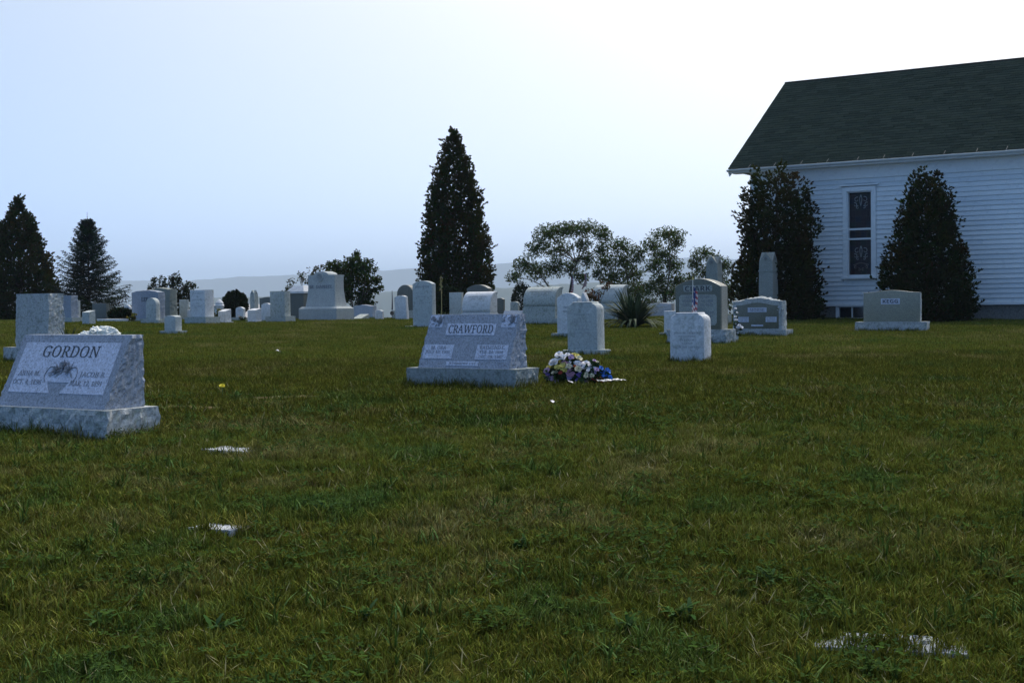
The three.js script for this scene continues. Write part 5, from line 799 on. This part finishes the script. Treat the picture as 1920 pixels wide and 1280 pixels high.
function lawn(D0, D1, dens, geos, s0, s1) {
  const list = [], r = grassRand, halfW = D => .42 * D + 1.0, wMax = halfW(D1), N = Math.round(2 * wMax * (D1 - D0) * dens);
  for (let i = 0; i < N; i++) { const D = lerp(D0, D1, r()), x = (r() * 2 - 1) * wMax; if (Math.abs(x) > halfW(D)) { continue; } const z = -D; if (inFoot(x, z, -.01) || (inBare(x, z) && r() < .85)) continue; if (D < 18 && noise(x * 7.3, z * 7.3, 4) > .28 && r() < .7) continue; list.push([x, z]); }
  const per = geos.map(() => []); list.forEach(p => per[(r() * geos.length) | 0].push(p));
  const m = new THREE.Matrix4(), q = new THREE.Quaternion(), c = new THREE.Color(), up = V(0, 1, 0);
  per.forEach((l, k) => { const im = new THREE.InstancedMesh(geos[k], grassMat, l.length); im.name = numbered('grass'); im.userData = { kind: 'stuff', label: 'short mown lawn grass with dry and lush patches', category: 'grass' }; im.castShadow = im.receiveShadow = true;
    l.forEach(([x, z], i) => { const tall = .86 + .45 * fbm(x * 1.3, z * 1.3, 8, 2) + .75 * fbm(x * 6, z * 6, 2, 2), s = lerp(s0, s1, r()) * tall; q.setFromAxisAngle(up, r() * 6.283); m.compose(V(x, g(x, z), z), q, V(s, s * (.8 + .4 * r()), s)); im.setMatrixAt(i, m); im.setColorAt(i, turfColour(x, z, c)); }); scene.add(im); });
}
lawn(3.0, 8.6, 1250, [1, 2, 3, 8].map(s => tuftGeo(17, .044, .052, .0024, s, 3)), .7, 1.3);
lawn(8.6, 17.5, 460, [4, 5, 9].map(s => tuftGeo(19, .07, .052, .0034, s, 2)), .7, 1.3);
lawn(17.5, 47, 150, [6, 7].map(s => tuftGeo(34, .16, .055, .005, s, 2)), .8, 1.25);
{ // longer grass the mower leaves round the stones
  const geo = tuftGeo(14, .035, .085, .002, 21, 3), l = [], r = rng(5); for (const [fx, fz, hw, hd, a] of foot) { if (-fz > 33) continue; const n = Math.round((hw + hd) * 4 * 34); for (let i = 0; i < n; i++) { const e = r() * 2 * (hw + hd) * 2; let u, w; if (r() < hw / (hw + hd)) { u = (r() * 2 - 1) * hw; w = (r() < .5 ? -1 : 1) * (hd + .01 + .035 * r()); } else { w = (r() * 2 - 1) * hd; u = (r() < .5 ? -1 : 1) * (hw + .01 + .035 * r()); } l.push([fx + u * Math.cos(a) - w * Math.sin(a), fz + u * Math.sin(a) + w * Math.cos(a)]); } }
  const im = new THREE.InstancedMesh(geo, grassMat, l.length), m = new THREE.Matrix4(), q = new THREE.Quaternion(), c = new THREE.Color(); im.name = numbered('grass'); im.userData = { kind: 'stuff', label: 'longer grass left standing around the stones', category: 'grass' };
  l.forEach(([x, z], i) => { const s = .7 + .7 * r(); q.setFromAxisAngle(V(0, 1, 0), r() * 6.283); m.compose(V(x, g(x, z), z), q, V(s, s, s)); im.setMatrixAt(i, m); im.setColorAt(i, turfColour(x, z, c)); }); scene.add(im);
}
{ // pale dry stalks and clover among the near turf
  const stalk = (() => { const L = new Leaves(), r = rng(31); for (let i = 0; i < 2; i++) { const a = r() * 6.28; L.leaf(V((r() - .5) * .03, .02, (r() - .5) * .03), V(Math.cos(a), .25 + r() * .7, Math.sin(a)).normalize(), V(-Math.sin(a), 0, Math.cos(a)), .03 + .045 * r(), .0014, [1, 1, 1]); } return L.geo(); })();
  const clover = (() => { const L = new Leaves(), r = rng(32); for (let k = 0; k < 8; k++) { const o = V((r() - .5) * .11, .02 + .035 * r(), (r() - .5) * .11), tx = (r() - .5) * 1.2, tz = (r() - .5) * 1.2, sc = .6 + .7 * r(); for (let i = 0; i < 3; i++) { const a = i * 2.094 + r(); L.leaf(o, V(Math.cos(a), .2 + tx * Math.cos(a) + tz * Math.sin(a), Math.sin(a)).normalize(), V(-Math.sin(a), 0, Math.cos(a)), .0125 * sc, .0058 * sc, [.04 * sc, .072 * sc, .018]); } } return L.geo(); })();
  const coarse = tuftGeo(11, .03, .07, .0028, 41, 3);
  const add = (geo, mt, n, test, D0, D1, name, label) => { const l = [], r = rng(n); let guard = 0; while (l.length < n && guard++ < n * 30) { const D = D0 + (D1 - D0) * r(), x = (r() * 2 - 1) * (.42 * D + 1), z = -D; if (inFoot(x, z) || !test(x, z)) continue; l.push([x, z]); } const im = new THREE.InstancedMesh(geo, mt, l.length), m = new THREE.Matrix4(), q = new THREE.Quaternion(); im.name = numbered(name); im.userData = { kind: 'stuff', label, category: 'grass' }; l.forEach(([x, z], i) => { const s = .7 + .8 * r(); q.setFromAxisAngle(V(0, 1, 0), r() * 6.283); m.compose(V(x, g(x, z), z), q, V(s, s, s)); im.setMatrixAt(i, m); }); scene.add(im); };
  add(stalk, mat([.17, .16, .075], { side: THREE.DoubleSide }), 3000, (x, z) => fbm(x * 1.2, z * 1.2, 6, 2) > -.1, 3.2, 12, 'dry_grass_stalks', 'pale dry grass stalks scattered through the near lawn');
  add(clover, grassMat, 2600, (x, z) => grassRand() < sstep(-.2, .5, fbm(x * 1.6 + 9, z * 1.6, 3, 3)), 3.2, 11, 'clover', 'patches of clover in the near lawn');
  add(coarse, new THREE.MeshPhysicalMaterial({ color: col(.062, .1, .022), vertexColors: true, roughness: .8, side: THREE.DoubleSide, transmission: .25, thickness: 0, specularIntensity: 0 }), 1100, (x, z) => grassRand() < sstep(-.1, .4, fbm(x * 2.2 + 4, z * 2.2, 7, 3)), 3.2, 10, 'coarse_grass', 'taller coarse green grass clumps in the near lawn');
}
// things of one kind belong together
const groups = { locust_tree: 'locust trees beyond the graves', evergreen_tree: 'dark evergreens around the graveyard', dandelion_plant: 'weeds in the foreground lawn', memorial_flag: 'small flags on sticks', flush_marker: 'markers set flush in the lawn', scroll_monument: 'scroll topped monuments', gabled_obelisk: 'gabled obelisks', marble_gravestone: 'upright marble gravestones', dark_gravestone: 'dark gravestones in the back rows', block_marker: 'low slant topped blocks', small_marker: 'small footstones', slant_gravestone: 'slant faced headstones', granite_gravestone: 'pale granite gravestones', square_pillar_stone: 'square pillar stones', flower_bouquet: 'flowers left at the graves', paper_scrap: 'scraps of paper on the lawn', yucca_plant: 'yucca plants', garden_plant: 'garden plants between the stones', low_bush: 'low dark bushes' };
for (const o of scene.children) { const k = o.name.replace(/_\d{3}$/, ''); if (groups[k]) o.userData.group = groups[k]; }
renderer.render(scene, camera);
